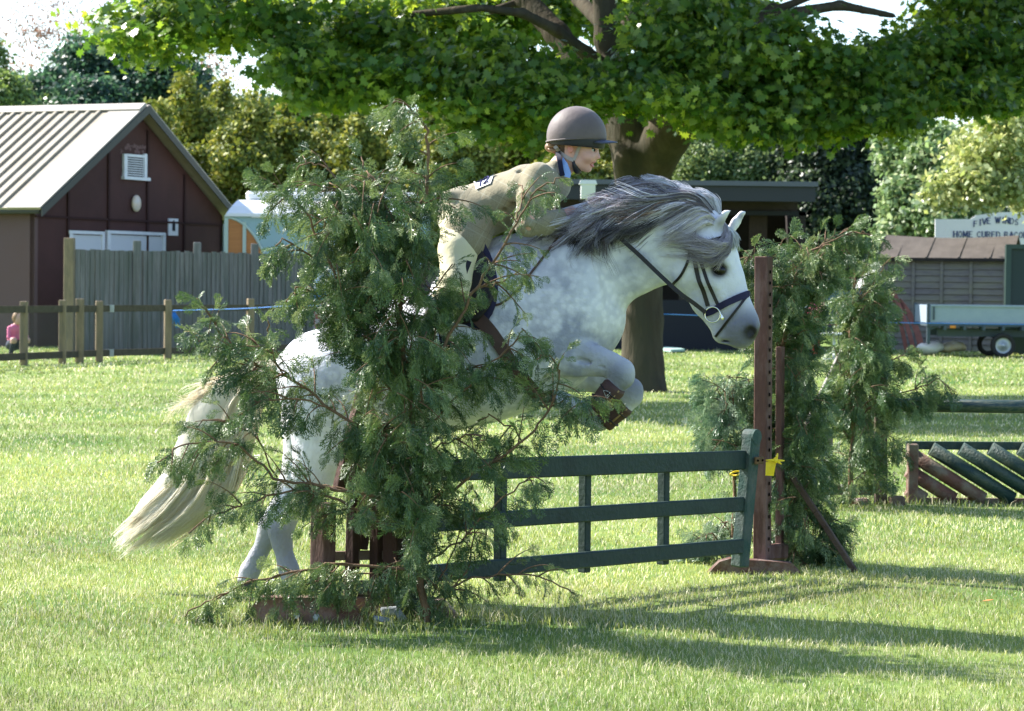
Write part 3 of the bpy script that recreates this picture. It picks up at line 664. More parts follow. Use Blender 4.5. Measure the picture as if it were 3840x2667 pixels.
def build_car(name,label,cat,px,D,paint,L):
    c=P(px,1200,D); X=c.x; y0=D; W=1.7
    t=thing(name,label,cat,(X,D,0)); M_gl=mat('car_glass',(.16,.24,.26),.1,.8); M_ty=mat('car_tyre',(.02,.02,.02),.8,.2)
    x=lambda u:X-L/2+u*L
    prof=[(0,.35),(.0,.75),(.03,.86),(.22,.95),(.36,1.38),(.45,1.47),(.80,1.48),(.93,1.38),(.985,.95),(1.0,.6),(1.0,.35)]
    mb=MB(); mb.prism([(x(u),y0,z) for u,z in prof],(0,W,0)); 
    mb.v=[(v[0],(v[1]+ (.14*max(0,(v[2]-.9)/.58) if v[1]<y0+.1 else -.14*max(0,(v[2]-.9)/.58))),v[2]) for v in mb.v]
    mb.build('body',paint,t)
    for (a,b,c1,d) in ((.29,.37,.52,.52),(.54,.54,.72,.72),(.74,.74,.93,.90)):
        mb=MB(); mb.prism([(x(a),y0+.01,.97),(x(b),y0+.105,1.38),(x(c1),y0+.105,1.40),(x(d)+.0,y0+.01,.97)],(0,-.008,0)); mb.build('side_window',M_gl,t)
    for u in (.19,.81):
        mb=MB(); q=Vector((x(u),y0-.02,.31)); mb.tube([q,q+Vector((0,.2,0))],.31,22); w=mb.build('wheel',M_ty,t)
        mb=MB(); mb.tube([q-Vector((0,.01,0)),q+Vector((0,.05,0))],.2,18); mb.build('rim',M_steel,w)
        mb=MB(); q=Vector((x(u),y0+W-.18,.31)); mb.tube([q,q+Vector((0,.2,0))],.31,22); mb.build('wheel',M_ty,t)
    mb=MB(); mb.box((x(.005),y0+.2,.68),(.06,.3,.14),bev=.02); mb.build('headlight',M_whitep2,t)
def build_van():
    D=66.0; X=P(3285,1000,D).x; zt=P(3285,1008,D).z; t=thing('white_van','white van with its roof showing behind the dark blue car','van',(X,D,0))
    prof=[(-.9,.4),(-.92,1.0),(-.55,1.25),(-.12,zt-.22),(.08,zt-.02),(3.1,zt+.05),(3.2,zt-.1),(3.2,.4)]
    mb=MB(); mb.prism([(X+a,D,z) for a,z in prof],(0,1.8,0)); mb.build('body',M_whitep2,t)
    mb=MB(); mb.prism([(X-.42,D-.01,1.25),(X-.05,D-.01,zt-.25),(X+.6,D-.01,zt-.22),(X+.6,D-.01,1.25)],(0,.008,0)); mb.build('side_window',bpy.data.materials['car_glass'],t)
    for u in (-.3,2.5):
        mb=MB(); q=Vector((X+u,D-.03,.34)); mb.tube([q,q+Vector((0,.22,0))],.34,22); mb.build('wheel',bpy.data.materials['car_tyre'],t)
def build_bgtrees():
    gold=[(.032,.058,.014),(.10,.145,.028),(.23,.265,.05),(.42,.42,.11)]
    tops=[(600,380),(700,285),(830,310),(960,350),(1090,340),(1220,385),(1350,400),(1480,380),(1610,365),(1740,350),(1870,345),(2000,380),(2130,400),(2260,430),(2330,440)]
    gl=['tall golden conifer with a pointed tip just right of the hut gable','golden conifer with a slim spire rising over the hut ridge','golden conifer standing above the caravan roof','golden conifer second to the right of the slim spired one','golden conifer above the left edge of the cut conifer','golden conifer behind the leftmost sprays of the cut conifer','golden conifer directly over the cut conifer shoulder','golden conifer to the left of the curled conifer tip','golden conifer directly behind the curled conifer tip','golden conifer seen between the curled tip and the rider','golden conifer behind the rider number card','golden conifer behind the rider back','golden conifer behind the brown helmet','golden conifer just left of the big trunk','golden conifer directly behind the left side of the big trunk']
    for i,(x,y) in enumerate(tops):
        D=74+3*((i*7)%3); bl=[PB(x+random.uniform(-10,10),y+30,D,16,50),PB(x+random.uniform(-15,15),y+100,D,42,70)]+[PB(x+random.uniform(-60,60),y+190+k*75,D+random.uniform(-1.2,1.2),92+k*9+random.uniform(-12,15),80) for k in range(5)]+[PB(x+random.uniform(-50,50),y+560+j*130,D-.5,115,120) for j in range(3)]
        b=P(x,1190,D+.8); b.z=0; top=P(x,y+420,D+.8)
        t=tree('golden_conifer',gl[i],bl,3000,12,(.17,.15,.06),.15,gold,[tuple(b),(b.x,b.y,2),tuple(top)],'golden conifers behind the hut and the rider',M_leafdull,fill=.42)
    dk=[(.018,.045,.035),(.04,.09,.055),(.09,.17,.085)]
    def bt(name,label,bl,n,per,cr,size,cols,base,D,group=None,m=None,fill=.35):
        b=P(base[0],1200,D); b.z=0; tp=P(base[0],base[1],D); return tree(name,label,bl,n,per,cr,size,cols,[tuple(b),(b.x+.2,b.y,tp.z*.5),tuple(tp)],group,m,fill=fill)
    bt('dark_evergreen_tree','big dark blue green evergreen tree behind the hut roof at left',[PB(330,260,92,130,120),PB(480,300,92,140,130),PB(620,320,91,130,120),PB(180,360,90,120,110),PB(330,380,89,140,90),PB(700,340,93,90,110),PB(420,200,93,90,70),PB(300,420,88,120,60),PB(80,400,91,100,90)]+[PB(x,640,92,160,220) for x in (100,350,600)],4200,13,(.22,.22,.09),.20,dk,(400,250),92)
    bt('sprouting_tree','sparse copper leaved tree against the pale sky at top left',[PB(150,120,112,190,200),PB(330,120,112,140,170),PB(60,300,112,100,150),PB(800,260,112,130,90)],520,8,(.32,.32,.10),.13,[(.13,.08,.06),(.22,.14,.09),(.22,.17,.11)],(160,380),112,fill=.9)
    bt('young_green_tree','light green tree at the left edge above the hut roof',[PB(-10,380,84,110,110),PB(60,430,84,90,60),PB(-60,250,86,70,110)],900,12,(.2,.2,.08),.17,[(.05,.09,.03),(.14,.22,.06),(.2,.3,.1)],(0,300),84)
    bt('willow_tree','pale feathery willow like tree above the dark shelter roof',[PB(2560,520,82,110,150),PB(2720,500,82,130,150),PB(2880,520,83,120,150),PB(2480,600,82,70,120),PB(2640,640,81,120,90),PB(2800,650,81,120,90),PB(2400,520,83,90,130)],4200,12,(.12,.12,.22),.13,[(.05,.09,.03),(.14,.22,.08),(.30,.38,.15)],(2650,420),82)
    bt('dark_yew_tree','dark conifer between the shelter and the timber shed',[PB(3060,600,80,150,200),PB(3180,560,81,140,180),PB(3050,850,79,170,220),PB(3220,850,79,150,220),PB(3320,700,80,110,200),PB(3120,1050,78,200,160)],4200,12,(.18,.18,.10),.17,[(.012,.022,.012),(.03,.055,.028),(.09,.14,.06)],(3120,450),80)
    bt('sunlit_sycamore','sycamore with pale glossy leaves above the timber shed',[PB(3400,560,74,110,110),PB(3520,600,73,130,120),PB(3440,760,73,120,130),PB(3560,800,72,120,110),PB(3640,660,74,100,130),PB(3380,900,73,90,100)],3000,12,(.17,.17,.11),.19,[(.05,.10,.04),(.12,.21,.08),(.25,.35,.16),(.42,.48,.30)],(3500,500),74)
    bt('yellow_green_tree','bright yellow green tree hanging over the white sign at right',[PB(3810,400,60,110,110),PB(3740,540,60,120,100),PB(3850,640,61,120,150),PB(3670,660,60,110,80),PB(3800,700,60,110,50),PB(3560,720,60,80,60),PB(3620,560,61,60,60),PB(3900,500,61,100,200),PB(3700,740,59.5,60,40)],1150,9,(.20,.20,.12),.16,[(.12,.19,.06),(.29,.35,.12),(.52,.55,.28)],(3950,400),62)
    bt('hedgerow_tree','dark rounded tree behind the car at the far hedge',[PB(3350,1000,84,200,180),PB(2950,1050,84,200,170),PB(3600,950,84,220,220),PB(3850,950,84,200,250)],2600,12,(.2,.2,.1),.18,dk,(3300,850),84)
    bt('hedgerow_tree','broad mid green tree filling the gaps behind the golden conifers',[PB(820,440,90,140,90),PB(1000,460,90,150,90),PB(1180,480,91,150,90),PB(1350,480,90,150,90),PB(700,450,91,110,90)],2200,12,(.22,.22,.1),.19,[(.03,.06,.02),(.07,.12,.035),(.15,.2,.06)],(1000,520),90)
    # continuous dark hedge at the far edge of the field
    b=P(1920,1100,96); t=thing('boundary_hedge','long dark hedge closing the far side of the field','hedge',(b.x,96,0))
    bl=[(x,96+random.uniform(-.6,.6),1.3,1.6,1.0,1.9) for x in np.arange(-34,34,1.5)]
    p,nn,ids=blob_points(bl,5200,12,(.2,.2,.1),.4); keep=p[:,2]>.02; p,nn=p[keep],nn[keep]
    leaf_mesh('hedge_foliage',p,nn+rand_unit(len(p)),.2*rng.uniform(.6,1.4,len(p)),ramp([(.015,.03,.012),(.05,.085,.03)],rng.uniform(0,1,len(p))),M_leafdull,t)
if 'back' in PARTS:
    build_hut(); build_closeboard(); build_postrail(); build_caravan(); build_right(); build_bgtrees()
# ------------------------------------------------------------------ implicit surfaces for bodies
class Field:
    def __init__(s, lo, hi, h):
        s.lo=np.array(lo,float); s.h=h; s.n=np.ceil((np.array(hi)-s.lo)/h).astype(int)+1
        s.F=np.full(tuple(s.n),1.0,dtype=np.float32)
        s.ax=[s.lo[i]+h*np.arange(s.n[i]) for i in range(3)]
    def win(s, lo, hi):
        a=np.maximum(((np.array(lo)-s.lo)/s.h).astype(int),0); b=np.minimum(((np.array(hi)-s.lo)/s.h).astype(int)+2,s.n)
        if np.any(b<=a): return None
        sl=tuple(slice(a[i],b[i]) for i in range(3))
        return sl, s.ax[0][sl[0]][:,None,None], s.ax[1][sl[1]][None,:,None], s.ax[2][sl[2]][None,None,:]
    def merge(s, sl, d, k, sub=False):
        F=s.F[sl]
        if sub: d=-d; 
        if k<=0: s.F[sl]=np.maximum(F,d) if sub else np.minimum(F,d); return
        h=np.maximum(k-np.abs(F-d),0)/k
        s.F[sl]=(np.maximum(F,d)+h*h*k*.25) if sub else (np.minimum(F,d)-h*h*k*.25)
    def cone(s, a, b, ra, rb, sa=1, sb=1, k=.02, sub=False):
        """tapered capsule; lateral axis is y, scaled by sa..sb (half width = r*s)"""
        a=np.array(a,float); b=np.array(b,float); m=max(ra*max(sa,1),rb*max(sb,1))+k*1.5+3*s.h
        w=s.win(np.minimum(a,b)-m,np.maximum(a,b)+m)
        if w is None: return
        sl,X,Y,Z=w; d=b-a; L2=float(d@d)+1e-12
        t=np.clip(((X-a[0])*d[0]+(Y-a[1])*d[1]+(Z-a[2])*d[2])/L2,0,1)
        r=ra+(rb-ra)*t; sc_=sa+(sb-sa)*t
        dx=X-a[0]-d[0]*t; dy=(Y-a[1]-d[1]*t)/sc_; dz=Z-a[2]-d[2]*t
        q=(np.sqrt(dx*dx+dy*dy+dz*dz)-r)*np.minimum(sc_,1)**.5
        s.merge(sl,q.astype(np.float32),k,sub)
    def chain(s, J, k=.02):
        """J: (pos, r, s)"""
        for (a,ra,sa),(b,rb,sb) in zip(J[:-1],J[1:]): s.cone(a,b,ra,rb,sa,sb,k)
    def ell(s, c, r, M=None, k=.02, sub=False):
        c=np.array(c,float); r=np.array(r,float); m=r.max()+k*1.5+3*s.h
        w=s.win(c-m,c+m)
        if w is None: return
        sl,X,Y,Z=w; x,y,z=X-c[0],Y-c[1],Z-c[2]
        if M is not None:
            M=np.array(M); x,y,z=[M[0][i]*x+M[1][i]*y+M[2][i]*z for i in range(3)]
        q=np.sqrt((x/r[0])**2+(y/r[1])**2+(z/r[2])**2)
        g=np.sqrt((x/r[0]**2)**2+(y/r[1]**2)**2+(z/r[2]**2)**2)+1e-9
        s.merge(sl,(q*(q-1)/g).astype(np.float32),k,sub)
    def plane_cut(s, p, n):
        p=np.array(p,float); n=np.array(n,float); n/=np.linalg.norm(n)
        d=(s.ax[0][:,None,None]-p[0])*n[0]+(s.ax[1][None,:,None]-p[1])*n[1]+(s.ax[2][None,None,:]-p[2])*n[2]
        s.F=np.maximum(s.F,d.astype(np.float32))
    def surface(s, it=1):
        F=s.F; S=F<0; nx,ny,nz=F.shape
        cs=S[:-1,:-1,:-1].astype(np.int8)
        for dx in(0,1):
            for dy in(0,1):
                for dz in(0,1):
                    if dx+dy+dz: cs=cs+S[dx:nx-1+dx,dy:ny-1+dy,dz:nz-1+dz]
        act=(cs>0)&(cs<8); I=np.argwhere(act); vid=-np.ones(act.shape,dtype=np.int32); vid[act]=np.arange(len(I))
        acc=np.zeros((len(I),3)); cnt=np.zeros(len(I)); ii=I.T
        cor=[(0,0,0),(1,0,0),(0,1,0),(1,1,0),(0,0,1),(1,0,1),(0,1,1),(1,1,1)]
        for p in range(8):
            for q in range(p+1,8):
                a,b=np.array(cor[p]),np.array(cor[q])
                if np.abs(a-b).sum()!=1: continue
                fa=F[ii[0]+a[0],ii[1]+a[1],ii[2]+a[2]]; fb=F[ii[0]+b[0],ii[1]+b[1],ii[2]+b[2]]
                m=(fa<0)!=(fb<0); t=np.where(m,fa/(fa-fb+1e-20),0)[:,None]
                acc+=np.where(m[:,None],a+t*(b-a),0); cnt+=m
        V=s.lo+s.h*(I+acc/cnt[:,None]); Q=[]
        for ax in range(3):
            o1,o2=(ax+1)%3,(ax+2)%3
            A=[slice(1,-1)]*3; B=[slice(1,-1)]*3; A[ax]=slice(0,-1); B[ax]=slice(1,None)
            ch=S[tuple(A)]!=S[tuple(B)]; E=np.argwhere(ch)
            off=np.ones(3,int); off[ax]=0; E=E+off; ins=S[E[:,0],E[:,1],E[:,2]]
            e1=np.zeros(3,int); e1[o1]=1; e2=np.zeros(3,int); e2[o2]=1
            g=lambda v: vid[v[:,0],v[:,1],v[:,2]]
            q=np.stack([g(E-e1-e2),g(E-e2),g(E),g(E-e1)],1)
            q=np.where(ins[:,None],q,q[:,::-1]); Q.append(q[(q>=0).all(1)])
        Q=np.concatenate(Q)
        for _ in range(it):   # light smoothing
            sm=np.zeros_like(V); c=np.zeros(len(V))
            for a,b in((0,1),(1,2),(2,3),(3,0)):
                np.add.at(sm,Q[:,a],V[Q[:,b]]); np.add.at(c,Q[:,a],1); np.add.at(sm,Q[:,b],V[Q[:,a]]); np.add.at(c,Q[:,b],1)
            V=V*.5+.5*sm/np.maximum(c,1)[:,None]
        return V,Q
# ------------------------------------------------------------------ horse frame
HTH=R(14); HD=11.75
Fv=Vector((math.cos(HTH),-math.sin(HTH),0)); Lv=Vector((-math.sin(HTH),-math.cos(HTH),0)); Zv=Vector((0,0,1))
HO=P(1900,1300,HD); HO.z=0
HM=Matrix(((Fv.x,Lv.x,0,HO.x),(Fv.y,Lv.y,0,HO.y),(0,0,1,0),(0,0,0,1)))
def hp(px,py,lat=0.0):
    """picture point on the horse's fore-and-aft plane offset lat towards the camera -> local (u,lat,z)"""
    c=Vector((0,0,CAMZ)); d=Vector(ray(px,py)); t=(HO+Lv*lat-c).dot(Lv)/d.dot(Lv); w=c+d*t; q=w-HO
    return np.array([q.dot(Fv),lat,w.z])
def hs(px=1900): return HD/FPX*1.0
def HJ(px,py,r,s=1,lat=0): return (hp(px,py,lat),r*hs(),s)
def toW(V): return (np.array(HM)[:3,:3]@np.asarray(V).T).T+np.array(HM)[:3,3]
def hW(px,py,lat=0.0): return Vector(toW(hp(px,py,lat)[None])[0])
def hairs(name,roots,ctrl,n,w,cols,m,parent,seg=9,jit=.012,curl=.01,wid=.0016,spread=1.0,flat=False,clump=14,lmin=.62):
    """strands: guide curves (k,m,3) blended; each strand a thin three sided tube"""
    G_=np.array([smooth_pts(g,seg) for g in ctrl])   # guides (k,seg,3)
    k=len(G_); nc=max(8,n//clump); cid=rng.integers(0,nc,n)
    fc=rng.uniform(0,k-1.001,nc); f=np.clip(fc[cid]+rng.normal(0,.06,n),0,k-1.001); i=f.astype(int); t=(f-i)[:,None,None]
    lc=rng.uniform(lmin,1.06,nc)[cid]*rng.uniform(.88,1.04,n)
    C=G_[i]*(1-t)+G_[i+1]*t
    s=np.linspace(0,1,seg)[None,:,None]
    # shorten by resampling the guide
    sl=(np.linspace(0,1,seg)[None,:]*lc[:,None])*(seg-1); a0=np.clip(sl.astype(int),0,seg-2); fr=(sl-a0)[...,None]; rI=np.arange(n)[:,None]
    C=C[rI,a0]*(1-fr)+C[rI,a0+1]*fr
    cj=rng.normal(0,jit*1.5,(nc,1,3))[cid]; cc_=rng.normal(0,curl*1.4,(nc,1,3))[cid]; ph=rng.uniform(0,6,(nc,1,1))[cid]; fq=rng.uniform(2,7,(nc,1,1))[cid]
    C=C+cj*(.3+s*spread)+cc_*np.sin(s*fq+ph)*s+rng.normal(0,jit*.45,(n,1,3))*(.3+s*spread)+rng.normal(0,curl*.35,(n,1,3))*np.sin(s*rng.uniform(2,7,(n,1,1)))*s
    T=np.gradient(C,axis=1); T/=np.linalg.norm(T,axis=2,keepdims=True)+1e-9
    a=rand_unit(n)[:,None,:]; U=np.cross(T,a); U/=np.linalg.norm(U,axis=2,keepdims=True)+1e-9; W=np.cross(T,U)
    rad=wid*(1-.75*s**2)*rng.uniform(.6,1.3,(n,1,1))
    ring=[C+rad*(math.cos(q)*U+math.sin(q)*W) for q in (0,2.094,4.189)]
    V=np.stack(ring,2).reshape(-1,3)   # n,seg,3,3
    b=(np.arange(n)[:,None,None]*seg+np.arange(seg-1)[None,:,None])*3; q=np.arange(3)[None,None,:]
    F=np.stack([b+q,b+(q+1)%3,b+3+(q+1)%3,b+3+q],-1).reshape(-1,4)
    cc=(cols(nc)[cid]*.65+cols(n)*.35)[:,None,None,:]; tip=w; 
    cc=cc*(1-s[...,None]*1.0)+cc*tip*(s[...,None]) if not callable(tip) else tip(cc,s[...,None])
    cc=np.broadcast_to(cc,(n,seg,3,3)).reshape(-1,3)
    return mesh_np(name,V,F,m,parent,smooth=True,col=cc)
def strap(mb,pts,w,th,nrm=None,n=None,lift=None):
    """flat strap along picture polyline points already in world space; width w lies across nrm"""
    q=smooth_pts(pts,n or max(6,len(pts)*5)); nn=[Vector(v) for v in q]; vs=[];fs=[]
    for i,p in enumerate(nn):
        t=(nn[min(i+1,len(nn)-1)]-nn[max(i-1,0)]).normalized(); N=Vector(nrm) if nrm is not None else -Vector((0,1,0))
        sd=t.cross(N).normalized(); up=sd.cross(t).normalized()
        for a,b in((-1,-1),(1,-1),(1,1),(-1,1)): vs.append(p+sd*a*w/2+up*b*th/2)
    for i in range(len(nn)-1):
        for k in range(4): fs.append((i*4+k,i*4+(k+1)%4,(i+1)*4+(k+1)%4,(i+1)*4+k))
    fs.append((3,2,1,0)); m=(len(nn)-1)*4; fs.append((m,m+1,m+2,m+3)); mb.add(vs,fs,False)
M_horse=mat('grey_horse_coat',attr=True,rough=.5,spec=.22,sheen=.0,bump=.3,bscale=55)
def horse_coat():
    m=M_horse; nt=m.node_tree; N=nt.nodes; L=nt.links; b=N['Principled BSDF']; at=[n for n in N if n.type=='ATTRIBUTE'][0]; mp=[n for n in N if n.type=='MAPPING'][0]
    # attribute: r,g,b = base; dapples multiply
    out=at.outputs[0]
    vo=N.new('ShaderNodeTexVoronoi'); vo.inputs['Scale'].default_value=30; vo.feature='SMOOTH_F1'; L.new(mp.outputs[0],vo.inputs[0])
    no=N.new('ShaderNodeTexNoise'); no.inputs['Scale'].default_value=4.5; no.inputs['Detail'].default_value=5; L.new(mp.outputs[0],no.inputs[0])
    r1=N.new('ShaderNodeValToRGB'); r1.color_ramp.elements[0].position=.25; r1.color_ramp.elements[0].color=(0,0,0,1); r1.color_ramp.elements[1].position=.52; L.new(vo.outputs[0],r1.inputs[0])
    r2=N.new('ShaderNodeValToRGB'); r2.color_ramp.elements[0].position=.45; r2.color_ramp.elements[1].position=.65; L.new(no.outputs[0],r2.inputs[0])
    at2=N.new('ShaderNodeAttribute'); at2.attribute_name='Dap'
    mu=N.new('ShaderNodeMath'); mu.operation='MULTIPLY_ADD'; L.new(r1.outputs[0],mu.inputs[0]); mu.inputs[1].default_value=.44; L.new(r2.outputs[0],mu.inputs[2])
    m2=N.new('ShaderNodeMath'); m2.operation='MULTIPLY'; m2.use_clamp=True; L.new(mu.outputs[0],m2.inputs[0]); L.new(at2.outputs[2],m2.inputs[1])
    mx=N.new('ShaderNodeMix'); mx.data_type='RGBA'; L.new(m2.outputs[0],mx.inputs[0]); L.new(out,mx.inputs[6]); mx.inputs[7].default_value=(.33,.34,.42,1)
    L.new(mx.outputs[2],b.inputs['Base Color'])
horse_coat()
M_hair=mat('horse_hair',attr=True,rough=.4,spec=.5)
M_tail=mat('tail_hair',attr=True,rough=.6,spec=.15,transl=.62,tsat=.9,thue=.5,tval=1.12)
M_eye=mat('eye_dark',(.006,.005,.004),.22,.35)
M_leather=mat('dark_leather',(.012,.010,.012),.45,.35,var=(.02,.014,.014),scale=30,bump=.2,bscale=120)
M_leather2=mat('brown_leather',(.075,.035,.025),.5,.4,var=(.05,.025,.018),scale=20)
M_navy=mat('navy_webbing',(.022,.020,.055),.7,.2)
def build_horse():
    f=Field((-1.55,-.42,.0),(1.45,.42,2.05),.0105)
    J=HJ; k=.03
    # trunk
    f.chain([J(1215,1418,182,1.02),J(1310,1415,205,1.0),J(1450,1410,243,.9),J(1620,1355,268,.88),J(1790,1290,292,.83),J(1940,1222,306,.72),J(2050,1190,268,.70),J(2130,1175,205,.85)],.05)
    f.chain([J(2100,1190,200,.85),J(2215,1195,112,1.25)],.06)      # breast
    f.chain([J(1760,1120,120,.6),J(1920,1010,110,.42),J(2040,985,90,.45)],.06)          # withers
    f.chain([J(1155,1370,95,.5),J(1085,1385,55,.5)],.06)          # dock
    # neck
    f.chain([J(2070,1080,215,.72),J(2190,990,200,.58),J(2310,938,177,.50),J(2410,912,157,.47),J(2510,898,138,.47),J(2600,900,112,.52)],.05)
    f.chain([J(2150,850,60,.45),J(2300,800,48,.45),J(2440,775,42,.45),J(2560,782,45,.45),J(2650,830,45,.5)],.05) # crest
    # head
    f.chain([J(2605,960,98,.80),J(2592,1008,92,.86)],.02)  # cheek
    f.chain([J(2660,900,82,.85),J(2672,975,92,.84),J(2698,1060,90,.70),J(2728,1130,76,.66),J(2760,1190,68,.72),J(2776,1224,69,.80)],.03)
    f.chain([J(2600,1040,70,.6),J(2660,1130,60,.55),J(2706,1200,48,.6),J(2722,1245,42,.75)],.03) # jaw
    f.chain([J(2776,1226,66,.80),J(2778,1262,46,.85)],.025)  # upper lip
    f.ell(hp(2716,1258,0),(.052,.045,.036),None,.02)          # chin
    f.cone(hp(2708,1276),hp(2762,1284),.004,.003,16,16,.010,sub=True)  # mouth slit
    for sg in (-1,1):
        f.ell(hp(2692,985,sg*.075),(.052,.030,.026),None,.025)          # brow ridge
        f.ell(hp(2697,1014,sg*.094),(.036,.016,.022),None,.010,sub=True)   # eye socket
        f.ell(hp(2660,1052,sg*.078),(.055,.022,.030),None,.03)             # cheekbone
        f.cone(hp(2690,1075,sg*.082),hp(2720,1130,sg*.062),.010,.008,1,1,.03) # facial crest
        f.ell(hp(2640,950,sg*.075),(.03,.02,.035),None,.03,sub=True)   # temple hollow
        f.ell(hp(2812,1236,sg*.042),(.034,.022,.034),None,.02)            # nostril wing
        f.ell(hp(2814,1246,sg*.062),(.019,.026,.028),None,.008,sub=True)   # nostril
    # ears
    for lat,pts in ((.055,((2672,880,.024),(2696,835,.0235),(2719,803,.016),(2738,788,.006))),(-.06,((2738,868,.022),(2760,832,.022),(2781,803,.015),(2798,788,.005)))):
        f.chain([(hp(x,y,lat*(1+.1*i)),r,.85) for i,(x,y,r) in enumerate(pts)],.012)
        f.cone(hp(pts[0][0]+16,pts[0][1]-8,lat+.020),hp(pts[2][0]+6,pts[2][1]+4,lat*1.2+.014),.012,.006,1,1,.006,sub=True)
    # shoulder and muscles
    for sg in (-1,1):
        f.ell(hp(2130,1110,sg*.17),(.15,.06,.23),None,.07)
        f.ell(hp(2060,1290,sg*.19),(.13,.05,.12),None,.07)
        f.ell(hp(1215,1500,sg*.15),(.20,.11,.24),None,.07)
        f.ell(hp(1330,1330,sg*.17),(.13,.06,.10),None,.08)
    # near foreleg
    def leg(j,kk=.025): f.chain([(hp(x,y,l),r*hs(),s) for x,y,l,r,s in j],kk)
    leg([(2050,1320,.14,95,.75),(2150,1340,.16,68,.8),(2235,1352,.17,50,.85),(2290,1368,.17,42,.9),(2328,1392,.17,45,1.0),(2330,1412,.17,44,1.0),(2304,1450,.175,30,.9),(2262,1495,.178,26,.85),(2222,1530,.178,28,.95),(2185,1530,.175,21,.95),(2150,1518,.17,22,.95),(2128,1510,.17,29,.95),(2096,1498,.17,35,.95)])
    f.ell(hp(2340,1392,.17),(.040,.046,.040),None,.02); f.ell(hp(2345,1424,.17),(.030,.036,.030),None,.02); f.cone(hp(2180,1300,.19),hp(2300,1345,.19),.030,.016,1,1,.03); f.cone(hp(2160,1395,.17),hp(2290,1395,.17),.022,.014,1,1,.02); f.cone(hp(2170,1350,.215),hp(2290,1372,.20),.010,.008,1,1,.02,sub=True)
    # far foreleg
    leg([(2050,1380,-.14,90,.75),(2160,1405,-.15,62,.8),(2260,1430,-.15,46,.85),(2330,1448,-.15,42,.95),(2366,1462,-.15,42,1.0),(2366,1486,-.15,40,1.0),(2336,1530,-.15,30,.9),(2290,1560,-.15,26,.85),(2255,1585,-.15,28,.95),(2215,1580,-.15,21,.95),(2180,1565,-.15,22,1),(2155,1556,-.15,30,1),(2130,1545,-.15,35,1)])
    # near hind
    leg([(1220,1560,.13,150,.75),(1215,1665,.14,120,.65),(1165,1790,.15,82,.7),(1105,1880,.15,56,.75),(1062,1948,.15,48,.8),(1052,1990,.15,45,.85),(1058,2040,.15,35,.9),(1072,2100,.15,31,.9),(1084,2140,.15,36,.95),(1095,2170,.15,31,1),(1100,2200,.15,36,1.05)],.03)
    f.cone(hp(1018,1925,.15),hp(1035,1975,.15),.022,.018,.8,.8,.03) # point of hock
    # far hind
    leg([(1180,1600,-.13,140,.75),(1160,1720,-.14,100,.65),(1105,1840,-.15,70,.7),(1055,1920,-.15,50,.75),(1016,1975,-.15,46,.85),(1000,2020,-.15,36,.9),(965,2090,-.15,32,.9),(938,2140,-.15,36,.95),(925,2180,-.15,31,1),(935,2215,-.15,36,1.05)],.03)
    # flank and stifle
    f.ell(hp(1330,1600,.17),(.10,.06,.12),None,.07); f.ell(hp(1330,1600,-.17),(.10,.06,.12),None,.07)
    V,Q=f.surface(2)
    # coat colour by region
    c=np.tile(np.array([.78,.77,.81]),(len(V),1)); dap=np.full(len(V),.22)
    def near(px,py,r,lat=.08):
        p=hp(px,py,lat); return np.exp(-(((V[:,0]-p[0])**2+(V[:,2]-p[2])**2)/(r*hs())**2))
    def blend(c,w,t): w=np.clip(w,0,1)[:,None]; return c*(1-w)+np.array(t)*w
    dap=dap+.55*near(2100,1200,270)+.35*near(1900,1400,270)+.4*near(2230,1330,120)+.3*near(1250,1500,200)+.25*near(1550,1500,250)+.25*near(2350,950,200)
    gm=np.clip(near(2785,1245,72)*1.5,0,1); c=blend(c,gm*.88,(.10,.10,.135)); c=blend(c,near(2752,1205,75)*.75,(.15,.15,.2)); c=blend(c,near(2825,1215,50)*.7,(.14,.14,.18)); c=blend(c,near(2745,1275,50)*.8,(.13,.13,.17))
    c=blend(c,np.clip(near(2813,1247,24)*2.2,0,1)*.97,(.02,.018,.02)); c=blend(c,np.clip(near(2706,838,30,.06)+near(2779,812,14,-.065),0,1)*.8,(.2,.18,.17)); 
    c=blend(c,np.clip(near(2725,1272,38)*1.1,0,1)*.6,(.2,.2,.24))
    c=blend(c,np.clip(near(2697,1010,27)*2.6,0,1)*.97,(.025,.022,.025))
    c=blend(c,near(2640,1120,110)*.35,(.42,.43,.48))
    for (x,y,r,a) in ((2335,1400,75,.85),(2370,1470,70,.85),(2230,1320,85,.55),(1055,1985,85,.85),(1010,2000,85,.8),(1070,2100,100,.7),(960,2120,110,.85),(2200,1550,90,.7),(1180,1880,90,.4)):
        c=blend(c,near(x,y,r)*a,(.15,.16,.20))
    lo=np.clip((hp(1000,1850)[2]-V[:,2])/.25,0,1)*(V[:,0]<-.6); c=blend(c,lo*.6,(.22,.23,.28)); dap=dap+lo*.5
    hoof=((V[:,2]<hp(1000,2188)[2])&(V[:,0]<-.6)); c[hoof]=(.06,.055,.05)
    fh=(V[:,0]>0)&((np.exp(-(((V[:,0]-hp(2092,1496)[0])**2+(V[:,2]-hp(2092,1496)[2])**2)/(40*hs())**2))>.42)|(np.exp(-(((V[:,0]-hp(2125,1543)[0])**2+(V[:,2]-hp(2125,1543)[2])**2)/(40*hs())**2))>.42)&(V[:,1]<0)); c[fh]=(.05,.045,.04)
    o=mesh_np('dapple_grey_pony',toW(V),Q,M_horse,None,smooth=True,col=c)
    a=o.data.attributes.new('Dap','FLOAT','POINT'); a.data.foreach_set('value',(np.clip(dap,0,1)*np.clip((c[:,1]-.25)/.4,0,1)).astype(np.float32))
    tag(o,'dapple grey pony leaping over the dark green gate with a blowing dark mane','pony'); horse=o
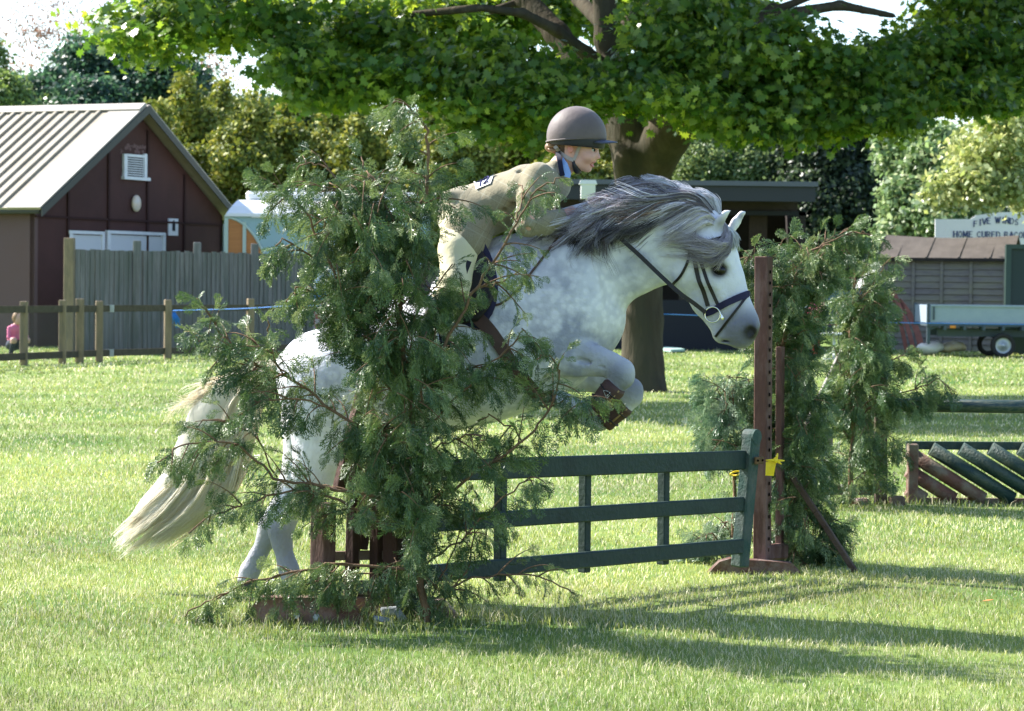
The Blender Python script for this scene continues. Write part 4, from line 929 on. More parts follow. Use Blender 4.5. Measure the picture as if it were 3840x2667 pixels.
    # eyes
    for sg in (-1,1):
        mb=MB(); mb.sphere(Vector(toW(hp(2697,1012,sg*.084)[None])[0]),(.031,.022,.024),16,10,Matrix((Fv,Lv,Zv)).transposed()@Matrix.Rotation(R(18),3,'Y')); mb.build('eye',M_eye,horse)
    # mane: strands rooted on the crest, blown back
    def W(pts): return [tuple(hW(x,y,l)) for x,y,l in pts]
    guides=[W([(2670,805,.02),(2600,750,.05),(2500,765,.09),(2400,790,.11),(2300,820,.12)]),
            W([(2640,785,.0),(2560,745,.06),(2460,770,.11),(2350,810,.13),(2240,850,.14)]),
            W([(2570,748,.0),(2490,745,.06),(2390,790,.12),(2280,830,.14),(2210,900,.15)]),
            W([(2500,735,.0),(2430,708,.05),(2330,745,.10),(2235,810,.15),(2160,870,.16)]),
            W([(2430,728,.0),(2380,705,.04),(2300,755,.09),(2235,808,.15),(2185,858,.17)]),
            W([(2350,750,.0),(2335,748,.03),(2285,790,.08),(2230,832,.15),(2185,872,.18)]),
            W([(2300,785,.0),(2280,780,.04),(2240,805,.10),(2190,840,.16),(2165,890,.18)]),
            W([(2220,810,.0),(2190,815,.06),(2140,840,.12),(2090,870,.15),(2020,895,.15)]),
            W([(2140,840,.0),(2100,840,.06),(2060,870,.10),(2000,900,.12),(1950,925,.13)])]
    guides=[[(p[0],p[1],p[2]+(0,-.004,-.004,.012,.034)[i]) for i,p in enumerate(g)] for g in guides]
    def mcol(n):
        t=rng.uniform(0,1,n)**1.3; c=np.array([.045,.04,.05])*np.ones((n,1)); c=c*(1-t[:,None])+np.array([.31,.28,.31])*t[:,None]
        m=rng.uniform(0,1,n)<.31; c[m]=np.array([.72,.69,.74])*rng.uniform(.7,1.2,(m.sum(),1)); m=rng.uniform(0,1,n)<.08; c[m]=(.25,.13,.09); return c
    hairs('mane',None,guides,4600,1.5,mcol,M_hair,horse,seg=12,jit=.017,curl=.018,wid=.0018,spread=1.1)
    # second layer over the neck side, hanging wisps, top crest and pale locks near the poll
    g2=[W([(2560,770,.05),(2470,820,.09),(2380,870,.12),(2310,895,.13)]),W([(2450,760,.06),(2380,820,.12),(2310,860,.15),(2250,890,.16)]),W([(2350,770,.06),(2300,830,.13),(2270,880,.16),(2260,915,.16)]),W([(2280,790,.06),(2240,850,.14),(2210,900,.17),(2200,930,.18)]),W([(2210,820,.06),(2160,870,.15),(2125,905,.17),(2100,930,.18)])]
    wisps=[W([(2380,800,.08),(2330,880,.15),(2310,940,.16),(2330,1000,.16)]),W([(2300,820,.08),(2250,900,.17),(2230,970,.18),(2250,1050,.18)]),W([(2220,830,.08),(2170,890,.17),(2140,950,.19),(2120,1010,.20)]),W([(2170,840,.08),(2130,880,.16),(2110,930,.19),(2105,1000,.2)])]
    hairs('mane',None,wisps,90,1.2,lambda n:mcol(n)*.7,M_hair,horse,seg=10,jit=.018,curl=.02,wid=.0011,spread=1.2,clump=6)
    hairs('mane',None,g2,2300,1.2,lambda n:mcol(n)*.32,M_hair,horse,seg=10,jit=.014,curl=.012,wid=.0018,spread=1.2)
    g3=[W([(2640,800,.03),(2560,770,.08),(2450,800,.11),(2350,830,.12)]),W([(2680,830,.04),(2620,790,.09),(2530,850,.12),(2475,885,.12)]),W([(2690,850,.05),(2640,830,.10),(2560,880,.12),(2500,905,.12)])]
    hairs('mane',None,g3,750,1.1,lambda n:np.minimum(np.array([.46,.43,.45])*rng.uniform(.4,1.8,(n,1)),.85),M_hair,horse,seg=10,jit=.010,curl=.008,wid=.0018)
    hairs('mane',None,[W([(2330,770,0),(2400,715,0),(2420,685,.0),(2408,682,.0)]),W([(2450,735,0),(2480,700,0),(2440,682,0),(2412,680,.0)]),W([(2560,735,0),(2530,705,.01),(2480,690,.01),(2430,690,.01)]),W([(2640,765,0),(2610,735,.01),(2570,722,.01),(2520,725,.02)]),W([(2700,810,0),(2680,765,.01),(2640,740,.01),(2600,735,.02)])],1500,1.1,lambda n:np.array([.66,.66,.71])*rng.uniform(.4,1.3,(n,1)),M_hair,horse,seg=9,jit=.012,curl=.006,wid=.002,spread=.6)
    # forelock swept sideways across the temple
    g4=[W([(2705,835,.02),(2722,880,.06),(2705,915,.10),(2660,925,.13),(2590,905,.14),(2510,895,.13)]),W([(2710,845,.02),(2725,900,.07),(2700,930,.11),(2660,940,.13),(2600,925,.14),(2530,915,.14)]),W([(2712,850,.02),(2722,905,.07),(2685,945,.11),(2655,965,.13),(2620,968,.13),(2600,960,.13)])]
    hairs('forelock',None,g4,900,1.0,lambda n:np.array([.30,.27,.28])*rng.uniform(.5,1.7,(n,1)),M_hair,horse,seg=11,jit=.013,curl=.014,wid=.0017)
    g5=[W([(2715,840,.0),(2745,870,.02),(2762,910,.03),(2752,935,.04)]),W([(2712,845,.02),(2735,872,.04),(2750,905,.06),(2745,930,.07)])]
    hairs('forelock',None,g5,350,1.0,lambda n:np.array([.6,.6,.56])*rng.uniform(.7,1.2,(n,1)),M_hair,horse,seg=8,jit=.006,curl=.004,wid=.002)
    # tail
    T=[W([(1050,1352,0),(930,1375,0),(800,1455,.0),(735,1560,.02),(690,1750,.03),(560,1880,.03),(462,1965,.02)]),
       W([(1052,1360,.02),(950,1395,.04),(845,1480,.06),(800,1600,.07),(740,1790,.08),(620,1930,.07),(500,2025,.06)]),
       W([(1050,1366,.02),(970,1420,.05),(890,1520,.07),(860,1640,.08),(820,1800,.08),(730,1930,.08),(590,2035,.07)]),
       W([(1048,1372,.0),(985,1450,.03),(930,1560,.04),(915,1680,.05),(880,1800,.05),(800,1915,.05),(690,1995,.04)]),
       W([(1046,1380,-.02),(1000,1450,-.0),(965,1540,.02),(945,1640,.0),(920,1740,-.02),(870,1840,-.02),(810,1900,-.02)])]
    def tcol(n): 
        c=np.array([.93,.90,.81])*rng.uniform(.88,1.02,(n,1)); m=rng.uniform(0,1,n)<.25; c[m]=np.array([.84,.74,.56])*rng.uniform(.9,1.08,(m.sum(),1)); return np.minimum(c,.95)
    # solid heart of the tail under the loose strands
    f=Field((-2.15,-.22,.35),(-.85,.30,1.7),.012)
    def TC(pts,k=.05): f.chain([(hp(x,y,l),r*hs(),s) for x,y,l,r,s in pts],k)
    TC([(1050,1368,.01,22,.8),(960,1410,.02,46,.7),(870,1490,.03,78,.6),(805,1600,.04,104,.5),(765,1720,.04,112,.42),(700,1830,.04,100,.36),(610,1920,.04,84,.4),(545,1965,.04,70,.33)])
    TC([(1010,1400,.01,22,.8),(960,1480,.02,36,.7),(915,1600,.02,50,.6),(880,1720,.02,52,.55),(820,1830,.02,46,.5),(740,1910,.02,34,.4)])
    V,Q=f.surface(2); st_=lownoise(V[:,0]*1.0+V[:,2]*.8,V[:,1]*3,22,5)*.5+lownoise(V[:,0]*.9-V[:,2]*.7,V[:,1],60,6)*.5
    cc=np.array([.90,.87,.78])*(1+.05*st_)[:,None]; w_=np.clip((V[:,0]-hp(820,1700)[0])/.2+.2,0,1)[:,None]; cc=cc*(1-w_)+np.array([.84,.76,.60])*w_
    mesh_np('tail',toW(V),Q,M_tail,horse,smooth=True,col=np.minimum(cc,.9))
    hairs('tail',None,T,3200,1.0,tcol,M_tail,horse,seg=13,jit=.013,curl=.011,wid=.0023,spread=.8,clump=40,lmin=.93)
    hairs('tail',None,[W([(960,1378,0),(860,1420,.0),(770,1455,.02),(700,1480,.02),(680,1520,.02)]),W([(940,1385,.03),(850,1440,.05),(790,1470,.06),(720,1500,.06),(690,1560,.05)])],260,1,tcol,M_tail,horse,seg=9,jit=.012,curl=.02,wid=.0012)
    return horse
def build_tack():
    # bridle
    root=thing('bridle','dark leather bridle with a navy noseband and loose ring bit on the pony','bridle',tuple(hW(2660,1000,0)))
    from mathutils.bvhtree import BVHTree
    me=bpy.data.objects['dapple_grey_pony'].data; bv=BVHTree.FromPolygons([v.co for v in me.vertices],[tuple(p.vertices) for p in me.polygons])
    def lay(pts,off,n=None):
        """strap centre line resting on the coat: every sample is pulled to the nearest skin point"""
        q=smooth_pts([tuple(hW(*p)) for p in pts],n or max(8,len(pts)*5)); out=[]
        for v in q:
            v=Vector(v); 
            h=bv.ray_cast(v+Lv*.35,-Lv,.7)
            if h[0] is not None and (h[0]-v).length<.07: out.append(h[0]+(Lv*.6+h[1]*.4 if h[1].dot(Lv)>0 else Lv).normalized()*off); continue
            p,nn,i,d=bv.find_nearest(v); out.append(p+nn*off if d<.05 else v)
        return smooth_pts([tuple(v) for v in out],len(out))
    def st(name,pts,w,m=M_leather,th=.006,par=root,free=False):
        mb=MB(); strap(mb,[hW(*p) for p in pts] if free else lay(pts,th*.5+.003),w,th,n=None if free else max(8,len(pts)*5)); return mb.build(name,m,par)
    st('headpiece',[(2640,808,.0),(2618,822,.045),(2606,850,.072),(2601,900,.098),(2600,950,.106)],.018)
    st('cheekpiece',[(2600,945,.108),(2606,985,.106),(2617,1040,.102),(2634,1090,.092),(2652,1148,.074)],.019,th=.007)
    st('noseband_cheek_strap',[(2617,950,.106),(2628,985,.104),(2650,1045,.096),(2672,1100,.082),(2691,1142,.072)],.015)
    st('throat_lash',[(2592,905,.10),(2586,940,.104),(2577,985,.104),(2552,1035,.094),(2520,1068,.06)],.012)
    st('noseband',[(2812,1100,-.02),(2800,1105,.02),(2780,1112,.052),(2740,1130,.066),(2700,1150,.070),(2668,1168,.064),(2640,1178,.03)],.030,M_navy,.008)
    st('flash_strap',[(2812,1108,.0),(2798,1117,.030),(2775,1146,.058),(2744,1186,.064),(2718,1218,.058),(2692,1252,.044),(2688,1262,.0)],.011)
    st('browband',[(2602,905,.100),(2650,905,.094),(2710,890,.06),(2745,885,.0)],.014)
    def ring(c,r,w,m,nm):
        mb=MB(); n=20; pts=[hW(c[0]+r*math.cos(a)*1.0,c[1]+r*math.sin(a),c[2]) for a in np.linspace(0,2*math.pi,n,endpoint=False)]; pts.append(pts[0]); pts.append(pts[1]); mb.tube(pts,w,8,cap=False); return mb.build(nm,m,root)
    M_bit=mat('bit_metal',(.75,.72,.62),.2,.6,metal=1)
    ring((2672,1180,.082),29,.0034,M_bit,'bit_ring')
    st('bit_mouthpiece',[(2699,1180,.078),(2712,1192,.04),(2716,1196,0)],.012,M_bit,.01)
    rn=[(2646,1172,.086),(2600,1136,.108),(2560,1108,.124),(2518,1072,.128),(2460,1018,.125),(2400,960,.130),(2350,915,.135),(2310,880,.138),(2240,830,.13),(2185,800,.12),(2148,800,.115)]
    st('rein',rn,.019,M_leather,.006,free=True)
    # breastplate / neck strap
    mb=MB(); strap(mb,lay([(2120,835,.12),(2090,885,.150),(2058,935,.175),(2010,1000,.205),(1960,1065,.228),(1915,1115,.245),(1880,1140,.25),(1845,1147,.252)],.006),.011,.006)
    o=mb.build('neck_strap',M_leather2,None); tag(o,'thin brown neck strap running from the saddle up over the pony shoulder','strap')
    # saddle pad and saddle
    def sheet(name,poly,lat,th,m,par,bulge=.0):
        # follow the barrel: lateral offset by height
        bm=MB(); P3=[hW(x,y,lat(x,y)) for x,y in poly]; 
        bm.prism(P3,-Lv*th); return bm.build(name,m,par)
    root2=thing('saddle','black leather saddle with knee flap and navy pad under the rider','saddle',tuple(hW(1720,1000,0)))
    def lat(x,y): 
        t=(y-960)/290; return .22+.07*math.sin(max(0,min(1,t))*1.6)
    def gridsheet(name,edgeL,edgeR,m,par,off,th=.012,ny=14,nx=10):
        vs=[];fs=[]
        L_=smooth_pts([(x,y,0) for x,y in edgeL],ny); R_=smooth_pts([(x,y,0) for x,y in edgeR],ny)
        for layer in (0,1):
            for j in range(ny):
                for i in range(nx):
                    u=i/(nx-1); x=L_[j][0]*(1-u)+R_[j][0]*u; y=L_[j][1]*(1-u)+R_[j][1]*u
                    e=min(1,4*min(u,1-u)+.3); vs.append(hW(x,y,lat(x,y)+off+(0 if layer else -th)-.006*(1-e)))
        n=ny*nx
        for j in range(ny-1):
            for i in range(nx-1):
                a=j*nx+i; fs.append((a,a+1,a+nx+1,a+nx)); a+=n; fs.append((a,a+nx,a+nx+1,a+1))
        b=[j*nx for j in range(ny)]; b2=[j*nx+nx-1 for j in range(ny)]
        for q in (b,b2):
            for i in range(ny-1): fs.append((q[i],q[i+1],q[i+1]+n,q[i]+n))
        for j in (0,ny-1):
            for i in range(nx-1): a=j*nx+i; fs.append((a,a+1,a+1+n,a+n))
        mb=MB(); mb.add(vs,fs,True); return mb.build(name,m,par)
    gridsheet('saddle_pad',[(1680,960),(1672,1040),(1665,1130),(1668,1200),(1690,1240)],[(1815,905),(1850,980),(1868,1080),(1850,1170),(1800,1240)],M_navy,root2,.010)
    gridsheet('saddle_flap',[(1705,950),(1705,1030),(1710,1110),(1718,1180),(1730,1215)],[(1790,915),(1838,990),(1853,1070),(1842,1140),(1790,1205)],M_leather,root2,.024)
    mb=MB(); q=[hW(1600,995,0),hW(1625,1012,0),hW(1680,1010,0),hW(1760,965,0),hW(1820,900,0)]
    vs=[];fs=[]; n=12; Q=smooth_pts([tuple(v) for v in q],14)
    for i,p in enumerate(Q):
        for kx in range(n):
            a=math.pi*kx/(n-1)-math.pi/2; vs.append(Vector(p)+Lv*.20*math.sin(a)+Zv*(.01-.12*abs(math.sin(a))**1.6+.02*(1 if i<2 or i>11 else 0)))
    for i in range(13):
        for kx in range(n-1): fs.append((i*n+kx,i*n+kx+1,(i+1)*n+kx+1,(i+1)*n+kx))
    mb.add(vs,fs,True); mb.build('seat',M_leather,root2)
    # stirrup leather and iron
    mb=MB(); strap(mb,[hW(1760,980,.31),hW(1720,1080,.37),hW(1665,1190,.40),hW(1640,1240,.40)],.022,.005); mb.build('stirrup_leather',M_leather,root2)
    mb=MB(); mb.tube([hW(1640,1240,.40),hW(1640,1262,.32),hW(1645,1318,.31),hW(1645,1318,.42),hW(1640,1262,.42),hW(1640,1240,.40)],.006,8); mb.build('stirrup_iron',M_steel,root2)
    # girth
    mb=MB(); g=[(1785,1185,.292),(1835,1235,.290),(1880,1300,.285),(1925,1370,.262),(1975,1440,.215),(2020,1490,.15),(2045,1515,.08),(2055,1525,0)]
    strap(mb,lay(g,.008,30),.060,.010); mb.build('girth',M_leather2,root2)
    # brushing boots
    M_boot=mat('boot_brown',(.085,.045,.038),.6,.3,var=(.06,.03,.027),scale=8)
    M_trim=mat('boot_trim',(.30,.20,.08),.6,.3); M_emb=mat('boot_emblem',(.6,.6,.6),.3,.5)
    def boot(a,b,lat,label,emb):
        A=hW(*a,lat); B=hW(*b,lat); mb=MB(); pts=[A.lerp(B,t) for t in (0,.12,.35,.65,.9,1)]; mb.tube(pts,[.050,.056,.054,.050,.053,.050],18); o=mb.build('brushing_boot',M_boot); tag(o,label,'leg boot','leg boots on the pony')
        d=(B-A).normalized(); mb=MB(); off=-Vector((0,1,0))*.045+d.cross(Vector((0,1,0)))*.022
        mb.tube([A+off+d*.012,A.lerp(B,.5)+off*1.02,B+off-d*.02],.0055,6); mb.build('edge_trim',M_trim,o)
        for t in (.3,.7): 
            mb=MB(); c=A.lerp(B,t); n=20; ux=d.cross(Vector((0,-1,0))).normalized(); uy=d.cross(ux); pts=[c+(ux*math.cos(q)+uy*math.sin(q))*.0555 for q in np.linspace(0,2*math.pi,n)]; strap(mb,pts,.022,.003,nrm=d.cross(Vector((0,0,1)))) if False else mb.tube(pts,.0035,6,cap=False); mb.build('fastening_strap',M_leather,o)
        if emb:
            c=A.lerp(B,.38)-Vector((0,1,0))*.053-d.cross(Vector((0,1,0)))*.012; ux=d; uy=d.cross(Vector((0,1,0))).normalized()
            tri=[c+ux*-.020+uy*.016,c+ux*.020+uy*.016,c+ux*.002-uy*.020]; mb=MB(); mb.tube(tri+[tri[0],tri[1]],.0018,6,cap=False)
            mb.tube([c+ux*-.012+uy*.009,c+ux*.011+uy*.009],.0026,6); mb.build('boot_emblem',M_emb,o)
    boot((2312,1444),(2232,1535),.178,'brown leather boot with a triangular badge on the near foreleg',True)
    boot((2345,1512),(2262,1585),-.15,'plain brown leather boot on the far foreleg behind the badged boot',False)
if 'horse' in PARTS:
    build_horse(); build_tack()
# ------------------------------------------------------------------ people
M_skin=mat('skin',attr=True,rough=.5,spec=.3)
def bvh_of(o):
    from mathutils.bvhtree import BVHTree
    me=o.data; return BVHTree.FromPolygons([v.co for v in me.vertices],[tuple(p.vertices) for p in me.polygons])
def snap(b,px,py,off,fallback=None):
    c=Vector((0,0,CAMZ)); d=Vector(ray(px,py)).normalized(); h=b.ray_cast(c,d)
    if h[0] is None: return fallback
    return h[0]+ (h[1] if h[1].dot(d)<0 else -h[1])*off
def build_rider():
    J=lambda x,y,l,r,s=1:(hp(x,y,l),r*hs(),s)
    root=None
    f=Field((-.42,-.46,.95),(.60,.46,2.42),.0055)
    # head
    H=lambda x,y,l=0:hp(x,y,l)
    def headsdf(f):
        f.ell(H(2158,512),(.094,.074,.098),None,.01)
        f.chain([J(2200,548,0,46,1.05),J(2201,580,0,38,1.15),J(2192,612,0,26,1.3)],.02)
        f.chain([J(2152,585,0,30,1.75),J(2172,612,0,22,1.9),J(2200,630,0,14,1.5)],.018)
        f.ell(H(2206,633),(.0165,.020,.015),None,.012)
        f.cone(H(2236,562),H(2243,587),.0055,.0085,1.1,1.35,.012); f.ell(H(2246,590),(.0085,.010,.0075),None,.006)
        for sg in(-1,1): f.ell(H(2240,593,sg*.010),(.008,.006,.006),None,.005)
        f.ell(H(2227,607),(.0085,.020,.0055),None,.006); f.ell(H(2221,623),(.0085,.018,.006),None,.006)
        f.cone(H(2231,615,-.018),H(2231,615,.018),.0045,.0045,1,1,.003,sub=True)
        f.ell(H(2222,632),(.006,.015,.004),None,.008,sub=True)
        for sg in(-1,1):
            f.ell(H(2228,562,sg*.031),(.014,.016,.010),None,.008,sub=True); f.ell(H(2220,563,sg*.031),(.0125,.0135,.0115),None,.002)
            f.cone(H(2236,553,sg*.012),H(2228,550,sg*.045),.006,.005,1,1,.01)
            f.ell(H(2208,590,sg*.045),(.022,.018,.020),None,.02)
            f.ell(H(2140,556,sg*.074),(.015,.008,.024),None,.006); f.ell(H(2143,553,sg*.083),(.008,.006,.014),None,.003,sub=True)
    headsdf(f)
    f.chain([J(2140,578,0,44,1.0),J(2110,620,0,42,1.0),J(2075,665,0,50,1.2)],.02)
    torso=[J(2060,690,0,62,2.2),J(1985,714,0,80,1.8),J(1900,752,0,86,1.45),J(1820,785,0,86,1.4),J(1745,818,0,88,1.5)]
    def arms(g,grow,k=.02):
        for sg in(-1,1):
            g.chain([J(2020,668,sg*.165,50+grow),J(1994,750,sg*.215,43+grow),J(1978,838,sg*.235,38+grow),J(2040,838,sg*.20,34+grow),J(2112,815,sg*.14,25+grow*.9)],k)
    def legs(g,grow,upto=7,k=.03):
        for sg in(-1,1):
            g.chain([J(1740,840,sg*.11,80+grow),J(1722,940,sg*.22,66+grow),J(1706,1060,sg*.315,47+grow),J(1690,1100,sg*.33,46+grow),J(1650,1160,sg*.34,45+grow),J(1612,1245,sg*.35,27+grow)][:upto],k)
    f.chain([(p,r*.84,s*.98) for p,r,s in torso],.02); arms(f,-3); legs(f,-6)
    for sg in(-1,1):   # hands: palm, four unequal bent fingers and a thumb closed on the rein
        f.chain([J(2112,812,sg*.135,23,.75),J(2142,800,sg*.115,25,.62)],.01)
        for k,(dy,ln) in enumerate(((-14,1.0),(-5,1.08),(5,1.0),(14,.82))):
            f.chain([(hp(2150,800+dy,sg*.118),.0085,1),(hp(2150+17*ln,802+dy,sg*.108),.008,1),(hp(2150+19*ln,806+dy,sg*.090),.0075,1),(hp(2150+6*ln,808+dy,sg*.082),.007,1)],.004)
        f.chain([(hp(2126,788,sg*.11),.010,1),(hp(2142,780,sg*.10),.009,1),(hp(2158,784,sg*.095),.0075,1)],.005)
        f.chain([J(1612,1245,sg*.35,28),J(1605,1275,sg*.35,30),J(1650,1290,sg*.36,26,1.2),J(1695,1292,sg*.37,20,1.5)],.015)
    V,Q=f.surface(1)
    c=np.tile(np.array([.60,.34,.265]),(len(V),1))
    def nr(px,py,r,lat=0,lr=.05):
        p=hp(px,py,lat); return np.exp(-(((V[:,0]-p[0])**2+(V[:,2]-p[2])**2)/(r*hs())**2)-((np.abs(V[:,1])-abs(lat))/lr)**2)
    def bl(w,t,c): w=np.clip(w,0,1)[:,None]; return c*(1-w)+np.array(t)*w
    c=bl(nr(2140,556,26,.078,.02)*.75,(.62,.20,.17),c); c=bl(nr(2226,615,9,0,.022)*.9,(.50,.15,.13),c); c=bl(nr(2233,615,4,0,.013)*.9,(.12,.03,.03),c)
    c=bl(nr(2205,592,22,.045,.02)*.35,(.62,.26,.21),c); c=bl(nr(2244,590,10,0,.02)*.4,(.62,.25,.2),c)
    c=bl(nr(2230,551,7,.03,.02)*.7,(.18,.10,.06),c); c=bl(nr(2228,563,5,.031,.012)*.9,(.05,.035,.03),c)
    hairm=(V[:,0]<hp(2128,560)[0])&(V[:,2]>hp(2128,578)[2]); c[hairm]=(.09,.05,.03)
    person=mesh_np('person',toW(V),Q,M_skin,None,smooth=True,col=c)
    tag(person,'rider in a tweed jacket and brown helmet leaning forward over the pony','person')
    for sg in(-1,1):
        e=MB(); e.sphere(hW(2221,563,sg*.0335),(.0125,.0125,.0115),14,10); eb=e.build('eye',mat('eye_white',(.5,.48,.46),.2,.5) if sg<0 else bpy.data.materials['eye_white'],person)
        e=MB(); e.sphere(hW(2228.5,563.5,sg*.0365),(.0062,.0062,.0066),12,8); e.build('iris',M_eye,eb)
        e=MB(); e.tube([hW(2214,559,sg*.0455),hW(2222,556.5,sg*.044),hW(2231,559.5,sg*.036)],[.0015,.0026,.0015],6); e.build('eyelash',M_eye,eb)
        e=MB(); e.tube([hW(2210,550,sg*.050),hW(2221,547,sg*.046),hW(2235,551,sg*.030)],[.0012,.0028,.0022],6); e.build('eyebrow',mat('brow',(.12,.06,.035),.7,.2) if sg<0 else bpy.data.materials['brow'],person)
    M_lip=mat('lip',(.46,.15,.14),.4,.4)
    e=MB(); e.tube([hW(2214,613,.026),hW(2223,609,.018),hW(2230,607,.006),hW(2231,607,-.006),hW(2223,609,-.018)],[.0015,.0036,.0042,.0042,.0015],8); e.build('upper_lip',M_lip,person)
    e=MB(); e.tube([hW(2213,616,.025),hW(2219,622,.017),hW(2225,624,.006),hW(2225,624,-.006),hW(2219,622,-.017)],[.0015,.0036,.0044,.0044,.0015],8); e.build('lower_lip',M_lip,person)
    # jacket
    g=Field((-.46,-.46,.9),(.42,.46,2.2),.0068)
    g.chain([(p,r+.016,s) for p,r,s in torso],.03); arms(g,9)
    for sg in(-1,1): g.chain([J(1765,815,sg*.07,100),J(1752,880,sg*.16,88),J(1752,915,sg*.20,76)],.03)
    g.chain([J(1800,745,0,60,1.6),J(1735,738,0,36,3.2),J(1672,730,0,9,9)],.02)
    g.chain([J(2070,668,0,50,1.5),J(2090,630,0,34,1.9)],.02)
    g.ell(hp(2140,580,0),(.062,.062,.075),None,.0,sub=True)
    for sg in(-1,1): g.ell(hp(2150,800,sg*.11),(.050,.06,.04),None,.003,sub=True)
    # body wrinkles
    for (x0,y0,x1,y1,l0,l1) in ((1950,650,1925,780,.15,.17),(1990,800,2010,850,.29,.27),(1970,790,2020,815,.285,.26),(1950,820,1990,870,.28,.27),(1880,700,1900,830,.14,.16)): g.cone(hp(x0,y0,l0),hp(x1,y1,l1),.007,.005,1,1,.03,sub=True)
    V,Q=g.surface(2)
    M_tw=mat('tweed_jacket',(.29,.255,.17),.9,.1,var=(.235,.20,.13),scale=130,bump=.5,bscale=14,sheen=.2)
    nt=M_tw.node_tree;N=nt.nodes;L=nt.links;b=N['Principled BSDF'];src=b.inputs['Base Color'].links[0].from_socket;tc=[n for n in N if n.type=='TEX_COORD'][0]
    sp=N.new('ShaderNodeSeparateXYZ'); mpp=N.new('ShaderNodeMapping'); mpp.inputs['Rotation'].default_value=(0,R(-28),0); L.new(tc.outputs['Object'],mpp.inputs[0]); L.new(mpp.outputs[0],sp.inputs[0])
    def lines(axis,per,wd,colr,src,off=0):
        m=N.new('ShaderNodeMath'); m.operation='MULTIPLY_ADD'; L.new(sp.outputs[axis],m.inputs[0]); m.inputs[1].default_value=1/per; m.inputs[2].default_value=off
        fr=N.new('ShaderNodeMath'); fr.operation='FRACT'; L.new(m.outputs[0],fr.inputs[0]); lt=N.new('ShaderNodeMath'); lt.operation='LESS_THAN'; L.new(fr.outputs[0],lt.inputs[0]); lt.inputs[1].default_value=wd/per
        ms=N.new('ShaderNodeMath'); ms.operation='MULTIPLY'; L.new(lt.outputs[0],ms.inputs[0]); ms.inputs[1].default_value=.35
        mx=N.new('ShaderNodeMix'); mx.data_type='RGBA'; L.new(ms.outputs[0],mx.inputs[0]); L.new(src,mx.inputs[6]); mx.inputs[7].default_value=(*colr,1); return mx.outputs[2]
    src=lines(0,.085,.004,(.38,.38,.30),src); src=lines(2,.085,.004,(.38,.38,.30),src); src=lines(0,.17,.003,(.10,.08,.05),src,.35); src=lines(2,.17,.003,(.10,.08,.05),src,.35)
    L.new(src,b.inputs['Base Color'])
    jk=mesh_np('jacket',toW(V),Q,M_tw,person,smooth=True)
    M_bt=mat('boot_leather',(.012,.011,.012),.22,.6,bump=.2,bscale=40)
    # breeches and boots
    g=Field((-.46,-.48,1.15),(.25,.48,2.0),.0068); g.chain([(p,r+.008,s) for p,r,s in torso[-2:]],.03); legs(g,8,5); g.plane_cut(hp(1690,1112),(-.45,0,-1)); V,Q=g.surface(2)
    mesh_np('breeches',toW(V),Q,mat('cream_breeches',(.66,.60,.40),.85,.15,bump=.15,bscale=40),person,smooth=True)
    for sg in(-1,1):
        g=Field((-.52,-.06+sg*.36-.1,.95),(.05,.06+sg*.36+.1,1.6),.0068)
        g.chain([J(1690,1098,sg*.33,54),J(1650,1160,sg*.34,52),J(1612,1240,sg*.35,36),J(1603,1275,sg*.35,36),J(1650,1293,sg*.36,30,1.2),J(1700,1296,sg*.37,24,1.5)],.015)
        g.plane_cut(hp(1700,1085),(.45,0,1)); V,Q=g.surface(1)
        mesh_np('riding_boot',toW(V),Q,M_bt,person,smooth=True)
    # helmet
    hc=H(2162,512); g=Field(hc-np.array([.2,.15,.18]),hc+np.array([.2,.15,.18]),.005)
    g.ell(hc,(.139,.117,.139),None,.01); g.ell(hc+np.array([0,0,-.01]),(.122,.100,.125),None,.004,sub=True)
    a,b_=H(2050,536),H(2268,524); n=np.array([(b_-a)[2],0,-(b_-a)[0]]); g.plane_cut(a,n); V,Q=g.surface(1)
    hm=mesh_np('helmet',toW(V),Q,mat('helmet_silk',(.13,.10,.095),.6,.3,sheen=.15,var=(.11,.085,.08),scale=12,bump=.3,bscale=9),person,smooth=True)
    mb=MB(); ring=[]; up_=np.array([(b_-a)[2]*-1,0,(b_-a)[0]]); up_=up_/np.linalg.norm(up_); fw_=(b_-a)/np.linalg.norm(b_-a); mid=(a+b_)/2; mid=mid+fw_*0
    for q in np.linspace(0,2*math.pi,37): ring.append(Vector(toW((mid+fw_*.1355*math.cos(q)+np.array([0,.114*math.sin(q),0])+up_*.004)[None])[0]))
    mb.tube(ring,.0045,6,cap=False); mb.build('cover_hem',bpy.data.materials['helmet_silk'],hm)
    g=Field(hc-np.array([.2,.15,.18]),hc+np.array([.2,.15,.18]),.005); g.ell(hc+np.array([.004,0,-.012]),(.130,.110,.134),None,.004); g.ell(hc+np.array([0,0,-.012]),(.112,.092,.12),None,.003,sub=True)
    a2,b2=H(2078,545),H(2268,560); g.plane_cut(a2,np.array([(b2-a2)[2],0,-(b2-a2)[0]])); a3,b3=H(2050,530),H(2268,518); g.plane_cut(a3,-np.array([(b3-a3)[2],0,-(b3-a3)[0]])); 
    V,Q=g.surface(0); M_blk=mat('helmet_rim',(.015,.015,.02),.5,.4); mesh_np('helmet_rim',toW(V),Q,M_blk,hm,smooth=True)
    vs=[];fs=[];nu,nv=15,6
    for layer in(0,1):
        for i in range(nu):
            a=-1+2*i/(nu-1)
            for j in range(nv):
                t=j/(nv-1); ex=(1-a*a)**.5
                u=2262-26*(1-math.cos(a*1.2))*2+ t*ex*54; vv=523+t*9*ex+abs(a)**2*10; vs.append(hW(u,vv+(4 if layer else 0),a*.088*(1-.1*t)))
    n=nu*nv
